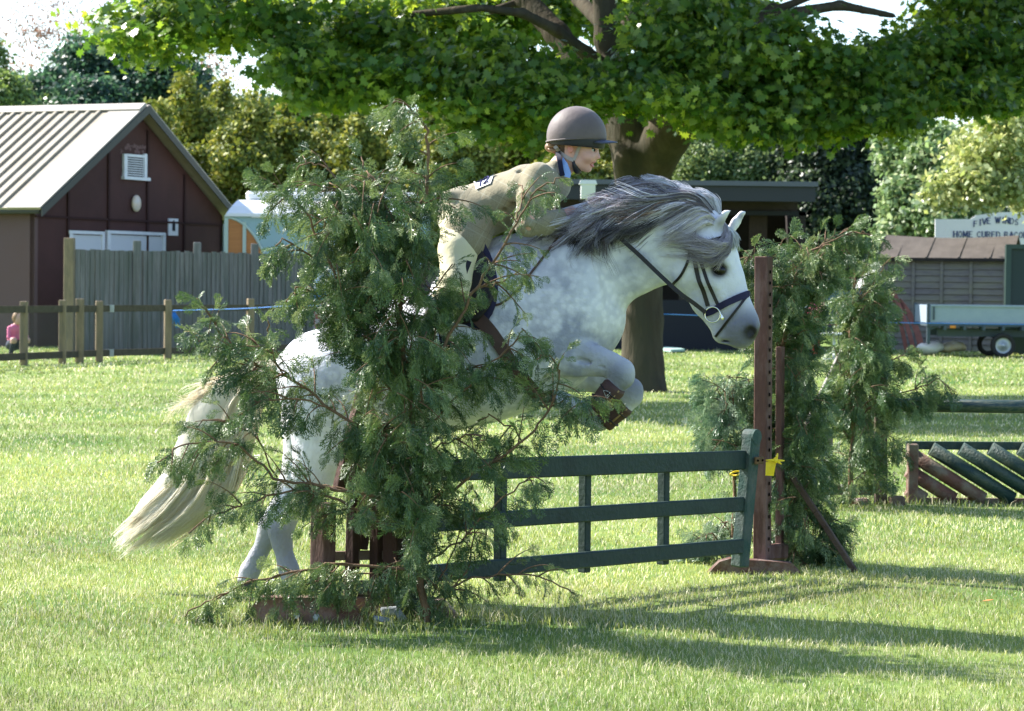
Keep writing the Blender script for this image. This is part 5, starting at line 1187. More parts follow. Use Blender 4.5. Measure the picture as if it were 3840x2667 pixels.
    for i in range(nu-1):
        for j in range(nv-1):
            q=i*nv+j; fs.append((q,q+nv,q+nv+1,q+1)); q+=n; fs.append((q,q+1,q+nv+1,q+nv))
        q=i*nv+nv-1; fs.append((q,q+nv,q+nv+n,q+n))
    mb=MB(); mb.add(vs,fs,True); mb.build('helmet_peak',mat('peak_navy',(.05,.055,.09),.4,.5),hm)
    M_tape=mat('taupe_strap',(.36,.30,.27),.6,.3)
    b=bvh_of(person)
    def face_strap(name,pts,w,m,par):
        q=[]; last=None
        for x,y in [tuple(v[:2]) for v in smooth_pts([(a,b,0) for a,b in pts],9)]:
            s_=snap(b,x,y,.004); s_=s_ if s_ is not None else hW(x,y,.07); q.append(s_)
        mb=MB(); strap(mb,q,w,.003,n=12); mb.build(name,m,par)
    face_strap('harness_strap',[(2080,548),(2105,575),(2128,590),(2152,601)],.017,M_tape,hm); face_strap('harness_strap',[(2180,540),(2166,568),(2152,601)],.014,M_tape,hm)
    mb=MB(); mb.tube([hW(2150,598,.055),hW(2155,622,.05),hW(2163,640,.03),hW(2170,645,0)],[.008,.012,.016,.015],8); mb.build('chin_strap',M_blk,hm)
    # hair bun
    M_h2=mat('brown_hair',(.16,.085,.04),.5,.4,var=(.30,.18,.09),scale=60,stretch=(1,1,3))
    mb=MB()
    rr=random.Random(5)
    for k in range(26):
        c=hW(2062+rr.uniform(-12,14),553+rr.uniform(-14,14),rr.uniform(-.02,.04)); mb.tube([c,c+Fv*rr.uniform(.01,.03)+Zv*rr.uniform(-.012,.012),c+Fv*rr.uniform(.03,.05)+Zv*rr.uniform(-.015,.02)],[.006,.008,.004],6)
    mb.sphere(hW(2064,552,.0),(.026,.03,.024),14,10); mb.build('hair_bun',M_h2,person)
    # collar, shirt, card
    jb=bvh_of(jk)
    def conform(name,rows,m,par,off,bv,fall=.1):
        vs=[];fs=[]; nr_=len(rows);nc=len(rows[0])
        for r in rows:
            for (x,y) in r:
                s_=snap(bv,x,y,off); vs.append(s_ if s_ is not None else hW(x,y,fall))
        vs2=[v+Vector((0,.004,0)) for v in vs]; n=len(vs)
        for i in range(nr_-1):
            for j in range(nc-1): q=i*nc+j; fs.append((q,q+1,q+nc+1,q+nc)); q+=n; fs.append((q,q+nc,q+nc+1,q+1))
        mb=MB(); mb.add(vs+vs2,fs,True); return mb.build(name,m,par)
    def quadrows(a,b,c,d,nx,ny): # a tl, b tr, c br, d bl
        out=[]
        for j in range(ny+1):
            v=j/ny; l=(a[0]*(1-v)+d[0]*v,a[1]*(1-v)+d[1]*v); r=(b[0]*(1-v)+c[0]*v,b[1]*(1-v)+c[1]*v)
            out.append([(l[0]*(1-u)+r[0]*u,l[1]*(1-u)+r[1]*u) for u in [i/nx for i in range(nx+1)]])
        return out
    mb=MB(); mb.prism([hW(2112,590,.06),hW(2128,612,.075),hW(2142,650,.08),hW(2138,668,.085),hW(2118,662,.09),hW(2108,625,.08)],Lv*.012); mb.build('shirt_collar',mat('blue_shirt',(.25,.38,.70),.8,.2),person)
    mb=MB(); mb.prism([hW(2112,590,-.06),hW(2128,612,-.075),hW(2142,650,-.08),hW(2118,662,-.09)],Lv*.012); mb.build('shirt_collar',bpy.data.materials['blue_shirt'],person)
    mb=MB(); strap(mb,[hW(2092,572,.045),hW(2098,600,.088),hW(2104,635,.098),hW(2110,660,.098)],.022,.012); mb.build('navy_collar',mat('navy_velvet',(.012,.013,.035),.8,.1,sheen=.3),jk)
    ca,cb,cc,cdd=(1778,686),(1857,650),(1842,691),(1787,714)
    card=conform('number_card',quadrows(ca,cb,cc,cdd,8,5),M_whitep2,person,.007,jb)
    # digits follow the card
    def cardpt(u,v):
        x=(ca[0]*(1-u)+cb[0]*u)*(1-v)+(cdd[0]*(1-u)+cc[0]*u)*v; y=(ca[1]*(1-u)+cb[1]*u)*(1-v)+(cdd[1]*(1-u)+cc[1]*u)*v
        s_=snap(jb,x,y,.011); return s_ if s_ is not None else hW(x,y,.1)
    mb=MB()
    S7=[(.18,.34),(.40,.30),(.29,.85)]; S2=[(.52,.45),(.60,.26),(.74,.26),(.80,.42),(.72,.58),(.54,.84),(.86,.80)]
    for s_ in (S7,S2): mb.tube([cardpt(*p) for p in s_],.0032,6,smooth=False)
    mb.build('card_digits',mat('digit_navy',(.02,.02,.12),.6,.3),card)
def simple_person(name,label,X,D,z0,H,pose,top,bottom,hair,scale_head=1.0,yaw=0):
    """distant figure; pose: 'stand' or 'crouch'"""
    s=H/1.7; f=Field((-.45,-.5,-.02),(.45,.5,1.85*1.0),.016)
    if pose=='stand':
        hd=(0,0,1.60); ch=[((0,0,.95),.13,1.2),((0,0,1.15),.12,1.3),((0,0,1.36),.11,1.7),((0,0,1.46),.05,1)]; f.chain([(np.array(a),b,c) for a,b,c in ch],.03)
        for sg in(-1,1):
            f.chain([(np.array((0,sg*.19,1.40)),.05,1),(np.array((-.05,sg*.25,1.12)),.042,1),(np.array((.13,sg*.20,.98)),.034,1),(np.array((.2,sg*.16,.96)),.038,1)],.02)
            f.chain([(np.array((0,sg*.09,.90)),.09,1),(np.array((.02,sg*.10,.5)),.06,1),(np.array((0,sg*.11,.08)),.042,1),(np.array((.12,sg*.12,.04)),.04,1)],.02)
    else:
        hd=(.16,0,.86); f.chain([(np.array(a),b,c) for a,b,c in [((-.08,0,.30),.14,1.2),((0,0,.48),.13,1.3),((.08,0,.66),.11,1.6),((.13,0,.74),.05,1)]],.03)
        for sg in(-1,1):
            f.chain([(np.array((.06,sg*.17,.66)),.05,1),(np.array((.12,sg*.21,.46)),.042,1),(np.array((.28,sg*.12,.38)),.036,1)],.02)
            f.chain([(np.array((-.08,sg*.1,.27)),.09,1),(np.array((.27,sg*.16,.40)),.065,1),(np.array((.10,sg*.16,.07)),.045,1),(np.array((.26,sg*.17,.04)),.04,1)],.02)
    hd=np.array(hd); f.ell(hd,(.10*scale_head,.082*scale_head,.122*scale_head),None,.02); f.ell(hd+np.array([.10*scale_head,0,-.02]),(.02,.014,.018),None,.01)
    V,Q=f.surface(1); c=np.tile(np.array([.60,.36,.28]),(len(V),1)); z=V[:,2]
    if pose=='stand':
        tm=(z>.92)&(z<1.36)&(np.abs(V[:,1])<.17); c[tm]=top; c[(z<=.95)&(np.abs(V[:,1])<.17)]=bottom; c[z<.07]=(.1,.08,.08)
    else:
        tm=(z>.36)&(z<.74); c[tm]=top; c[(z<=.40)]=bottom; c[z<.06]=(.5,.5,.5); c[(V[:,0]>.22)&(z<.46)&(z>.33)]=(.6,.36,.28)
    M=np.array(Matrix.Rotation(yaw,3,'Z')); Wd=(M@(V*s).T).T+np.array([X,D,z0])
    o=mesh_np(name,Wd,Q,M_skin,None,smooth=True,col=c); tag(o,label,'person')
    mb=MB(); Mr=Matrix.Rotation(yaw,3,'Z'); cc=Mr@(Vector(hd+np.array([-.02,0,.025]))*s)+Vector((X,D,z0)); mb.sphere(cc,(.108*s*scale_head,.098*s*scale_head,.118*s*scale_head),14,10); mb.sphere(cc+Mr@Vector((-.10*s,0,-.03*s)),(.04*s,.04*s,.07*s),10,8); mb.build('hair',hair,o)
    return o
if 'rider' in PARTS: build_rider()
if 'back' in PARTS:
    c=P(62,1250,47.2); simple_person('person','small child in a spotted pink top crouching behind the netting fence',c.x-.02,47.2,0,1.45,'crouch',(.72,.16,.32),(.02,.025,.05),mat('child_hair',(.22,.12,.06),.6,.3,var=(.4,.26,.14),scale=20),1.25,R(-55))
    c=P(3064,1250,54.0); simple_person('person','sunburnt adult in a bright pink top and red trousers by the dark blue car',c.x-.02,54.0,0,1.66,'stand',(.85,.10,.42),(.5,.04,.04),mat('auburn_hair',(.28,.10,.05),.6,.3),1.0,R(200))
# ------------------------------------------------------------------ big maple
def build_maple():
    D0=34.0
    def T(px,py,D=D0): v=P(px,py,D); return np.array([v.x,v.y,v.z])
    s=D0/FPX
    f=Field((-.8,31.5,-.1),(5.6,38,6.0),.035)
    def ch(pts,k=.08): f.chain([(T(x,y,D),r*s,1) for x,y,r,D in pts],k)
    ch([(2405,1530,120,34),(2406,1470,92,34),(2408,1380,80,34),(2410,1200,75,34),(2405,900,80,34),(2400,700,92,34),(2398,600,100,34)])
    for a in (0.9,1.9,2.9,4.0,5.4): b=T(2405,1450); f.cone(b+np.array([math.cos(a)*.1,math.sin(a)*.1,.1]),np.array([b[0]+math.cos(a)*.42,b[1]+math.sin(a)*.5,.05]),.13,.05,1,1,.14)
    ch([(2390,620,84,34),(2365,480,66,34),(2320,320,58,34),(2280,150,50,34),(2260,-60,42,34),(2250,-400,34,34)])
    ch([(2440,610,92,34),(2505,505,84,33.6),(2570,420,68,33.2),(2650,320,44,33),(2760,180,36,33),(2900,40,30,33)])
    ch([(2370,560,70,34),(2290,430,60,34.3),(2200,280,52,34.6),(2090,130,47,35),(1970,0,44,35.4),(1800,-220,34,36)])
    ch([(2320,300,40,34),(2200,200,26,33.6),(2080,110,22,33.2),(1960,50,18,32.8),(1800,30,14,32)],.05)
    ch([(2300,220,36,34),(2370,60,28,34.4),(2420,-60,24,35)],.05); ch([(2270,100,30,34),(2170,0,26,35),(2100,-100,20,36)],.05)
    ch([(2900,60,22,33),(3150,20,18,33),(3350,60,12,33)],.05); ch([(2880,200,20,33.5),(3100,330,15,33.5),(3480,200,12,33.5),(3620,150,9,33.5)],.05)
    f.ell(T(2352,618,33.75),(.17,.14,.24),None,.10); f.ell(T(2352,618,33.58),(.045,.06,.07),None,.03,sub=True)
    V,Q=f.surface(1)
    root=thing('maple_tree','great maple with a thick forked trunk and a low spreading green canopy','tree',(float(T(2405,1480)[0]),D0,0.2))
    tr=mesh_np('trunk',V,Q,mat('maple_bark',(.06,.048,.034),.95,.1,var=(.10,.085,.06),scale=5,bump=1.0,bscale=16,stretch=(1,1,.28),var2=(.06,.055,.04),scale2=3.2),root,smooth=True)
    # limbs reaching out of the picture
    for pts in ([(1800,30,33),(1450,60,33.5),(1050,60,33.5),(700,80,33)],[(1800,-220,36),(1300,-260,36),(900,-200,35)],[(2900,40,33),(3300,-100,33),(3900,-200,33)],[(3620,150,33.5),(3850,210,33.5),(4100,230,33.5)],[(1970,0,35.4),(1500,150,35),(1250,210,34.5),(1100,230,34)],[(2250,-400,34),(2200,-1000,34)]):
        q=smooth_pts([tuple(T(*p)) for p in pts],12); mb=MB(); mb.tube(q,list(np.linspace(.055,.015,12)),7); mb.build('limb',bpy.data.materials['maple_bark'],root)
    B=[(440,95,80,80,31.5),(500,150,80,60,31.5),(590,190,90,55,31.3),(620,70,150,90,32),(770,110,120,80,32),(900,50,160,100,33),(1040,120,110,110,32),(1100,230,110,90,32),(1180,330,110,80,31.8),(1240,180,170,120,33),(1300,400,90,60,31.5),(1400,150,200,140,33.5),(1420,310,150,90,32),(1600,90,220,130,34),(1600,280,190,100,32),(1760,340,150,80,31.6),(1780,460,110,80,31.4),(1900,480,130,90,31.2),(1860,260,200,120,32.5),(2010,400,160,110,31.4),(1980,560,60,50,31.3),(2150,330,150,90,31.3),(2290,370,130,70,31),(2430,350,150,80,31),(2560,260,170,150,31.6),(2560,400,120,70,31),(2560,90,180,120,33),(2690,450,130,90,31.3),(2760,300,170,130,31.2),(2830,500,150,80,31.4),(2920,200,180,130,31.8),(2980,420,170,110,31.2),(3080,520,130,60,31.4),(3150,330,180,120,31.5),(3290,460,150,80,31.6),(3330,260,190,110,32.2),(3450,380,170,80,32),(3560,220,200,120,33),(3660,400,140,60,32),(3760,280,180,130,33),(3880,120,180,140,34),(3620,60,180,90,34),(3440,150,60,50,34),(2050,90,90,80,36),(1900,80,130,90,36),(2200,60,70,60,37),(2200,10,260,70,38),(2620,0,200,80,37),(1900,0,200,60,37),(2720,60,170,80,34),(2420,180,90,110,32),(2330,120,60,70,37),(3750,380,120,90,34),(3500,300,150,100,35),(1300,40,200,80,34.5),(700,20,160,60,33),(2650,180,160,120,33.5),(3350,520,80,50,31.8)]
    bl=[PB(x,y-(34 if y+rz>430 else 8),D+random.uniform(-.6,.9),rx*.95,rz*.88,ry=rx*D/FPX*.75) for x,y,rx,rz,D in B]
    p,nn,ids=blob_points(bl,3100,20,(.22,.22,.085),.4); n=len(p)
    hang=np.array([0,-.35,.55]); cn=rand_unit(3100)*.8+hang; nv=nn*.35+rand_unit(n)*.42+cn[ids]
    cv=rng.uniform(0,1,3100); t=np.clip(cv[ids]*.75+rng.uniform(-.1,.35,n),0,1)
    c=ramp([(.030,.080,.014),(.060,.14,.022),(.125,.215,.034),(.28,.37,.06)],t)
    leaf_mesh('foliage',p,nv,.125*rng.uniform(.55,1.3,n),c,mat('maple_leaf',attr=True,rough=.36,spec=.55,transl=.5,tval=1.9),root,'maple',droop=.55)
    # upper crown, out of the picture but casting its shade
    bl=[(2.0+x,32.2+y,z+.9,2.3,1.9,1.5) for x,y,z in ((-4.2,0,7.2),(-1.5,.8,7.8),(1.2,0,8.2),(3.6,.4,7.6),(5.8,0,6.8),(-3,-.4,9.2),(0,0,10),(3,0,9.4),(-6,0,6.6),(7.6,.2,6.4),(5.6,1,8.6),(-.5,2.2,7),(3,2.2,7))]
    p,nn,ids=blob_points(bl,8500,7,(.3,.3,.16),.8); n=len(p)
    leaf_mesh('upper_foliage',p,nn*.5+rand_unit(n)+np.array([0,0,.4]),.30*rng.uniform(.6,1.2,n),ramp([(.03,.08,.015),(.10,.18,.03)],rng.uniform(0,1,n)),bpy.data.materials['maple_leaf'],root,'quad')
if 'tree' in PARTS: build_maple()
# ------------------------------------------------------------------ cut conifers
def make_spray(seed,L=.19):
    r=np.random.default_rng(seed); V=[];S=[]   # V quads (m,4,3); S stem pts
    def strip(a,b,w,nrm):
        d=b-a; sd=np.cross(d,nrm); l=np.linalg.norm(sd)+1e-9; sd=sd/l*w/2
        m=a+(b-a)*.55
        V.append([a-sd*.5,m-sd*1.1,b,m+sd*1.1])
    nz=np.array([0,0,1.0]); ns=9
    stem=np.array([[x,0,-.35*x*x/L] for x in np.linspace(0,L,ns+1)])
    for i in range(ns): strip(stem[i],stem[i+1]+(stem[i+1]-stem[i])*.4,.0062,nz)
    for i in range(2,ns+1):
        for sg in(-1,1):
            if r.uniform()<.1: continue
            t=i/ns; l=L*(.42*math.sin(math.pi*min(1,.18+.85*t))**.7+.05)*r.uniform(.7,1.15)
            an=sg*R(r.uniform(32,50)); d=np.array([math.cos(an),math.sin(an),r.uniform(-.25,.05)]); a=stem[i]; k=max(2,int(l/.020)); q=[a]
            for j in range(k):
                d=d+np.array([.06,0,-.05]); d/=np.linalg.norm(d); q.append(q[-1]+d*l/k)
            for j in range(k): strip(q[j],q[j+1]+(q[j+1]-q[j])*.4,.0066,nz+r.normal(0,.5,3))
            for j in range(1,k+1):
                for s2 in(-1,1):
                    if r.uniform()<.12: continue
                    a2=math.atan2(d[1],d[0])+s2*R(r.uniform(30,48)); l2=(.027*(1-.5*j/k)+.009)*r.uniform(.7,1.3)
                    e=q[j]+np.array([math.cos(a2),math.sin(a2),r.uniform(-.5,.1)])*l2; strip(q[j],e,.0062,nz+r.normal(0,.6,3))
    return np.array(V)
SPRAYS=[make_spray(s) for s in range(6)]
M_con=mat('conifer_spray',attr=True,rough=.40,spec=.55,transl=.22)
M_twig=mat('conifer_bark',(.20,.12,.07),.8,.2,var=(.12,.08,.05),scale=25,bump=.4,bscale=60)
def conifer(name,label,mains,D,seed,fills=(),sub=.9,density=1.0,spray=1.0,pal=None,trunk=.03,dz=.22,tipr=.003,group=None,sublen=.30):
    """mains: list of (polyline px,py,(depth offset)), each from base to tip"""
    r=np.random.default_rng(seed); s=D/FPX
    b0=P(*mains[0][0][:2],D); root=thing(name,label,'conifer',(b0.x,D,0),group)
    mb=MB(); SP=[]  # sprays: pos, dir, up, scale
    def put(q,Rr,f0,f1,step,big,main=False):
        n=len(q); seg=np.linalg.norm(np.diff(q,axis=0),axis=1); Ltot=seg.sum(); k=int(Ltot*(f1-f0)/step); sgn=1
        cum=np.concatenate([[0],np.cumsum(seg)])/Ltot
        for i in range(k+1):
            u=f0+(f1-f0)*(i+r.uniform(0,.8))/(k+1); u=min(u,.999); j=np.searchsorted(cum,u)-1; j=max(0,min(j,n-2)); w=(u-cum[j])/(cum[j+1]-cum[j]); p=q[j]*(1-w)+q[j+1]*w
            t=(q[j+1]-q[j])/seg[j]; rv=r.normal(0,1,3); sd=np.cross(t,rv); sd/=np.linalg.norm(sd); sgn=-sgn
            d=t*r.uniform(.5,1.1)+sd*r.uniform(.3,.9)+np.array([0,0,-.6-.5*r.uniform()]); SP.append((p,d,r.normal(0,1,3),big*r.uniform(.55,1.15)*(1-(.45 if main else .42)*u)))
        t=(q[-1]-q[-2]); t/=np.linalg.norm(t); SP.append((q[-2],t,r.normal(0,1,3),big*.6)); SP.append((q[-1],t+np.array([0,0,-.3]),r.normal(0,1,3),big*.5))
    for mi,m in enumerate(mains):
        sp_=spray*(.68 if (m[-1][1]<1100 and m[-1][0]>1850 and D<12) else .9 if (m[-1][0]<820 and D<12) else 1); sp_=sp_*((.62 if m[-1][0]>900 else 1.1) if (m[0][1]>2140 and mi>0 and D<12) else 1); k=len(m); de=r.uniform(-dz,dz)
        pts=[tuple(P(c[0],c[1],D+(c[2] if len(c)>2 else de*(i/(k-1))))) for i,c in enumerate(m)]
        q=smooth_pts(pts,max(10,3*k)); Rr=(trunk if mi==0 else trunk*.45); L=np.linalg.norm(np.diff(q,axis=0),axis=1).sum()
        q=q+np.concatenate([[[0,0,0]],r.normal(0,.006,(len(q)-1,3))])
        mb.tube([Vector(v) for v in q],list(np.linspace(Rr if mi==0 else max(.004,min(Rr,L*.007)),tipr,len(q))),7)
        put(q,Rr,.16 if mi==0 else .14,1.0,.032/density,sp_,mi==0)
        ns=int(L*(16 if (m[-1][0]<950 and D<12) else 11)*density*sub)
        for i in range(ns):
            u=r.uniform(.22 if mi==0 else .12,.95); j=int(u*(len(q)-2)); p=q[j]; t=q[j+1]-q[j]; t/=np.linalg.norm(t); rv=r.normal(0,1,3); sd=np.cross(t,rv); sd/=np.linalg.norm(sd); sd[1]*=.7
            l=sublen*r.uniform(.4,1.15)*(1-.5*u); d=t*r.uniform(.4,1)+sd*.9+np.array([0,0,.12]); d/=np.linalg.norm(d); qq=[p]
            for a in range(6): d=d+np.array([0,0,-.11])+r.normal(0,.05,3); d/=np.linalg.norm(d); qq.append(qq[-1]+d*l/6)
            qq=np.array(qq); mb.tube([Vector(v) for v in qq],list(np.linspace(.0042,.0014,7)),4); put(qq,0,.1,1.0,.034/density,sp_*.8)
    for (cx,cy,rx,ry,cnt) in fills:     # short side twigs in the dense heart of the plant
        for i in range(cnt):
            a=r.uniform(0,2*math.pi); q_=r.uniform(0,1)**.5; x=cx+rx*q_*math.cos(a); y=cy+ry*q_*math.sin(a); p=np.array(P(x,y,D+r.normal(0,dz*.6)))
            if p[2]<.08: continue
            d=r.normal(0,1,3)+np.array([.3*math.cos(a),0,-.1]); d/=np.linalg.norm(d); qq=[p]
            for k in range(5): d=d+np.array([0,0,-.13]); d/=np.linalg.norm(d); qq.append(qq[-1]+d*sublen*.13)
            qq=np.array(qq); mb.tube([Vector(v) for v in qq],list(np.linspace(.003,.0012,6)),4); put(qq,0,.05,1.0,.030/density,spray*.8)
    mb.build('branches',M_twig,root)
    P_=np.array([x[0] for x in SP]); Dv=np.array([x[1] for x in SP]); U=np.array([x[2] for x in SP]); Sc=np.array([x[3] for x in SP])
    Dv/=np.linalg.norm(Dv,axis=1,keepdims=True); Sd=np.cross(U,Dv); Sd/=np.linalg.norm(Sd,axis=1,keepdims=True); Up=np.cross(Dv,Sd); fl=Up[:,2]<0; Up[fl]*=-1; Sd[fl]*=-1
    ok=P_[:,2]>.03; which=r.integers(0,len(SPRAYS),len(SP)); VV=[];CC=[]
    pal=np.array(pal or [(.023,.058,.022),(.055,.112,.038),(.12,.19,.062),(.28,.34,.15)])
    for w in range(len(SPRAYS)):
        m=ok&(which==w); pr=SPRAYS[w]; 
        if m.sum()==0: continue
        v=pr.reshape(-1,3)[None]*Sc[m][:,None,None]; vv=P_[m][:,None,:]+v[...,0:1]*Dv[m][:,None,:]+v[...,1:2]*Sd[m][:,None,:]+v[...,2:3]*Up[m][:,None,:]
        vv[...,2]=np.maximum(vv[...,2],.01); VV.append(vv.reshape(-1,3)); nq=len(pr)
        t=r.uniform(0,.8,(m.sum(),1))**1.2+r.uniform(0,.3,(m.sum(),nq)); CC.append(np.repeat(ramp(pal,t.ravel()),4,0))
    V=np.concatenate(VV); F=np.arange(len(V)).reshape(-1,4); mesh_np('foliage',V,F,M_con,root,col=np.concatenate(CC))
    return len(F)
def build_bushes():
    A=[[(1600,2335,0),(1575,2180,0),(1545,2080,0),(1555,1960,0),(1575,1800,0),(1560,1650,0),(1530,1450,0),(1500,1250,0),(1500,1100,0),(1540,930,0),(1585,760,0),(1607,600,0),(1600,500,0),(1560,430,0),(1500,385,0),(1435,405,0)],
       [(1545,2080),(1590,1960),(1612,1850),(1612,1680),(1590,1540),(1560,1400),(1540,1250),(1590,1120),(1700,1000)],
       [(1530,1450),(1420,1330),(1330,1180),(1240,1000),(1170,850),(1120,770),(1070,735),(1025,745)],
       [(1520,1350),(1430,1150),(1350,950),(1310,800),(1270,680),(1210,620),(1140,610),(1110,640)],
       [(1500,1200),(1450,980),(1400,800),(1380,700),(1360,630),(1350,590)],
       [(1510,1100),(1470,950),(1450,800),(1420,700),(1380,640)],
       [(1500,1500),(1400,1380),(1300,1250),(1200,1120),(1120,1080),(1075,1130)],
       [(1500,1420),(1380,1250),(1250,1050),(1150,950),(1070,900),(1035,925)],
       [(1490,1650),(1380,1620),(1240,1530),(1120,1440),(1000,1380),(900,1330),(820,1230),(760,1150),(745,1120)],
       [(1120,1440),(1040,1370),(960,1290),(930,1220)],[(1060,1400),(1010,1290),(1000,1200)],
       [(1000,1380),(880,1360),(790,1290),(735,1260)],
       [(1240,1530),(1100,1500),(980,1500),(900,1560)],
       [(1500,1900),(1350,1850),(1180,1830),(1040,1790),(960,1720),(880,1670),(760,1650),(660,1680),(600,1740)],
       [(1040,1790),(960,1640),(890,1590),(800,1570),(720,1600)],
       [(1500,1980),(1350,1920),(1200,1850),(1050,1850),(900,1900),(790,1940),(700,2000)],
       [(1560,2150),(1400,2120),(1250,2120),(1100,2140),(980,2170),(860,2220),(760,2270),(690,2315)],
       [(1500,2160),(1350,2150),(1200,2180),(1080,2200)],
       [(1530,1500),(1620,1380),(1700,1230),(1790,1080),(1870,960),(1940,830),(1990,740),(2050,690),(2110,668)],
       [(1790,1080),(1880,1060),(1960,1010),(1990,1060)],[(1940,830),(1960,740),(1950,690)],
       [(1560,1650),(1680,1520),(1780,1430),(1870,1340),(1930,1280),(1960,1230),(1990,1260)],
       [(1590,1540),(1680,1420),(1760,1380),(1860,1370)],
       [(1590,1900),(1700,1830),(1800,1760),(1900,1700),(2000,1620),(2060,1530),(2095,1440),(2090,1370),(2050,1330),(2010,1345)],
       [(2060,1530),(2140,1490),(2190,1500),(2210,1560)],[(1960,1660),(1920,1600),(1850,1560),(1800,1580)],
       [(1610,1700),(1700,1650),(1770,1630),(1820,1650)],
       [(1590,2120),(1700,2040),(1800,1960),(1900,1860),(1980,1790),(2010,1850)],
       [(1600,2250),(1720,2190),(1830,2160),(1950,2150),(2060,2180),(2150,2230)],
       [(1600,2290),(1660,2150),(1730,2000),(1750,1850)],[(1640,2280),(1760,2130),(1780,1900)],
       [(1510,1250),(1590,1150),(1680,1080),(1720,1130)],[(1540,930),(1470,830),(1440,760)],[(1585,760),(1660,740),(1700,790)]]
    n=conifer('cut_conifer','tall cut conifer with a curled tip dressing the near end of the green gate',A,10.95,11,sub=.9,density=1.0,dz=.24,trunk=.019,sublen=.25,spray=.9,fills=((1420,1020,190,250,75),(1330,840,130,110,24),(1450,740,120,120,22),(1240,730,90,70,9),(1480,1430,120,270,55),(1440,1740,130,170,28),(1540,2130,100,70,14),(1600,1950,60,250,18),(1650,1250,80,150,8)))
    # dense heart
    Bm=[[(2960,2150,0),(2950,1950,0),(2930,1750,0),(2925,1500,0),(2940,1300,0),(2960,1150,0),(2990,1010,0),(3060,930,0),(3140,880,0),(3200,850,0)],
        [(2950,1400),(2900,1250),(2860,1120),(2850,1000),(2810,960),(2790,990)],[(2960,1150),(2930,1010),(2920,930),(2950,890)],
        [(2960,1120),(3020,1010),(3090,950),(3150,935),(3190,950)],[(2930,1500),(2980,1380),(3000,1300),(3010,1220)],[(2930,1650),(2990,1570),(3020,1480),(3030,1400)],
        [(2940,1850),(3020,1780),(3080,1700),(3110,1720)],[(2950,1950),(3040,1900),(3120,1950),(3160,2000)],[(2950,2050),(3050,2030),(3120,2080),(3150,2130)],
        [(2930,1600),(2880,1500),(2870,1400)],[(2930,1300),(2880,1200),(2860,1150)],[(2945,2000),(2990,2080),(3050,2140)],[(2990,1010),(3060,1010),(3110,1040)],
        [(2960,1750),(3000,1650),(3010,1550)],[(2870,1080),(2800,1040),(2790,1080)],[(3060,930),(3120,900),(3210,870),(3260,880)]]
    conifer('cut_conifer','dark cut conifer tied behind the brown slotted post at the far end of the gate',Bm,13.6,12,sub=1.1,density=1.1,dz=.22,trunk=.018,sublen=.17,fills=((2850,1040,40,70,14),(2960,1230,60,210,75),(2985,1640,80,270,120),(3010,2030,100,115,60),(3040,960,60,50,8)))
    C=[[(2740,2150,0),(2750,1950,0),(2755,1750,0),(2750,1600,0),(2750,1480,0),(2765,1400,0)],[(2750,1600),(2700,1560),(2670,1600)],[(2750,1520),(2710,1440),(2680,1470)],[(2755,1700),(2700,1650),(2670,1680)],[(2750,1480),(2800,1420),(2820,1450)],[(2755,1750),(2800,1680),(2815,1640)],
       [(2745,2140),(2680,2060),(2600,2040),(2550,2090)],[(2745,2100),(2660,2000),(2580,2060)],[(2750,1950),(2790,1880),(2800,1830)],[(2750,2050),(2720,1960),(2690,1990)]]
    conifer('cut_conifer','pale conifer branch standing to the left of the brown slotted post',C,13.7,13,sub=1.1,density=1.0,dz=.15,trunk=.014,fills=((2745,1470,70,100,16),(2715,1610,55,80,12),(2620,2080,60,50,8)),pal=[(.05,.11,.065),(.10,.18,.10),(.18,.27,.15),(.3,.38,.24)],sublen=.24)
    Dm=[[(3195,1890,0),(3190,1700,0),(3190,1500,0),(3185,1300,0),(3200,1150,0),(3205,1060,0),(3200,960,0)],[(3190,1150),(3150,1080),(3140,1010)],[(3190,1200),(3230,1080),(3250,970),(3275,920)],[(3200,1150),(3280,1060),(3320,990),(3350,960)],
        [(3190,1350),(3270,1250),(3310,1150),(3320,1080)],[(3190,1500),(3280,1420),(3340,1350),(3390,1330)],[(3190,1600),(3300,1500),(3400,1470),(3480,1440),(3530,1430),(3575,1480)],[(3200,1550),(3300,1480),(3380,1490),(3450,1530)],
        [(3190,1700),(3280,1640),(3340,1640),(3390,1700)],[(3190,1450),(3150,1380),(3130,1300)],[(3190,1650),(3150,1580),(3130,1500)],[(3190,1780),(3120,1740),(3080,1790)],[(3190,1250),(3150,1200),(3135,1150)],[(3200,1800),(3270,1760),(3320,1800)],[(3195,1860),(3130,1830),(3080,1860)]]
    conifer('cut_conifer','bushy cut conifer wrapped round the post of the distant striped jump',Dm,17.2,14,sub=1.2,density=.8,spray=1.15,dz=.25,trunk=.02,sublen=.19,fills=((3235,1210,62,160,60),(3220,1480,58,170,50),(3200,1720,60,100,14)))
if 'bush' in PARTS: build_bushes()
# ------------------------------------------------------------------ jumps
M_gate=mat('gate_green',(.011,.026,.024),.55,.3,var=(.02,.042,.036),scale=6,stretch=(1,1,1),bump=.25,bscale=40,var2=(.015,.035,.03),scale2=3)
M_gateworn=mat('gate_green_worn',(.025,.06,.05),.7,.25,var=(.10,.11,.10),scale=7,bump=.3,var2=(.03,.07,.06),scale2=5)
M_redpost=mat('red_brown_post',(.11,.052,.04),.75,.25,var=(.075,.038,.03),scale=9,stretch=(1,1,.3),bump=.4,bscale=45,var2=(.17,.10,.085),scale2=13)
M_foot=mat('red_brown_foot',(.32,.195,.165),.85,.2,var=(.13,.065,.05),scale=7,bump=.5,bscale=40,var2=(.30,.23,.21),scale2=10)
M_oldwood=mat('old_brown_wood',(.13,.09,.065),.85,.15,var=(.2,.15,.11),scale=9,bump=.4)
M_hole=mat('peg_hole',(.004,.004,.004),.9,.0)
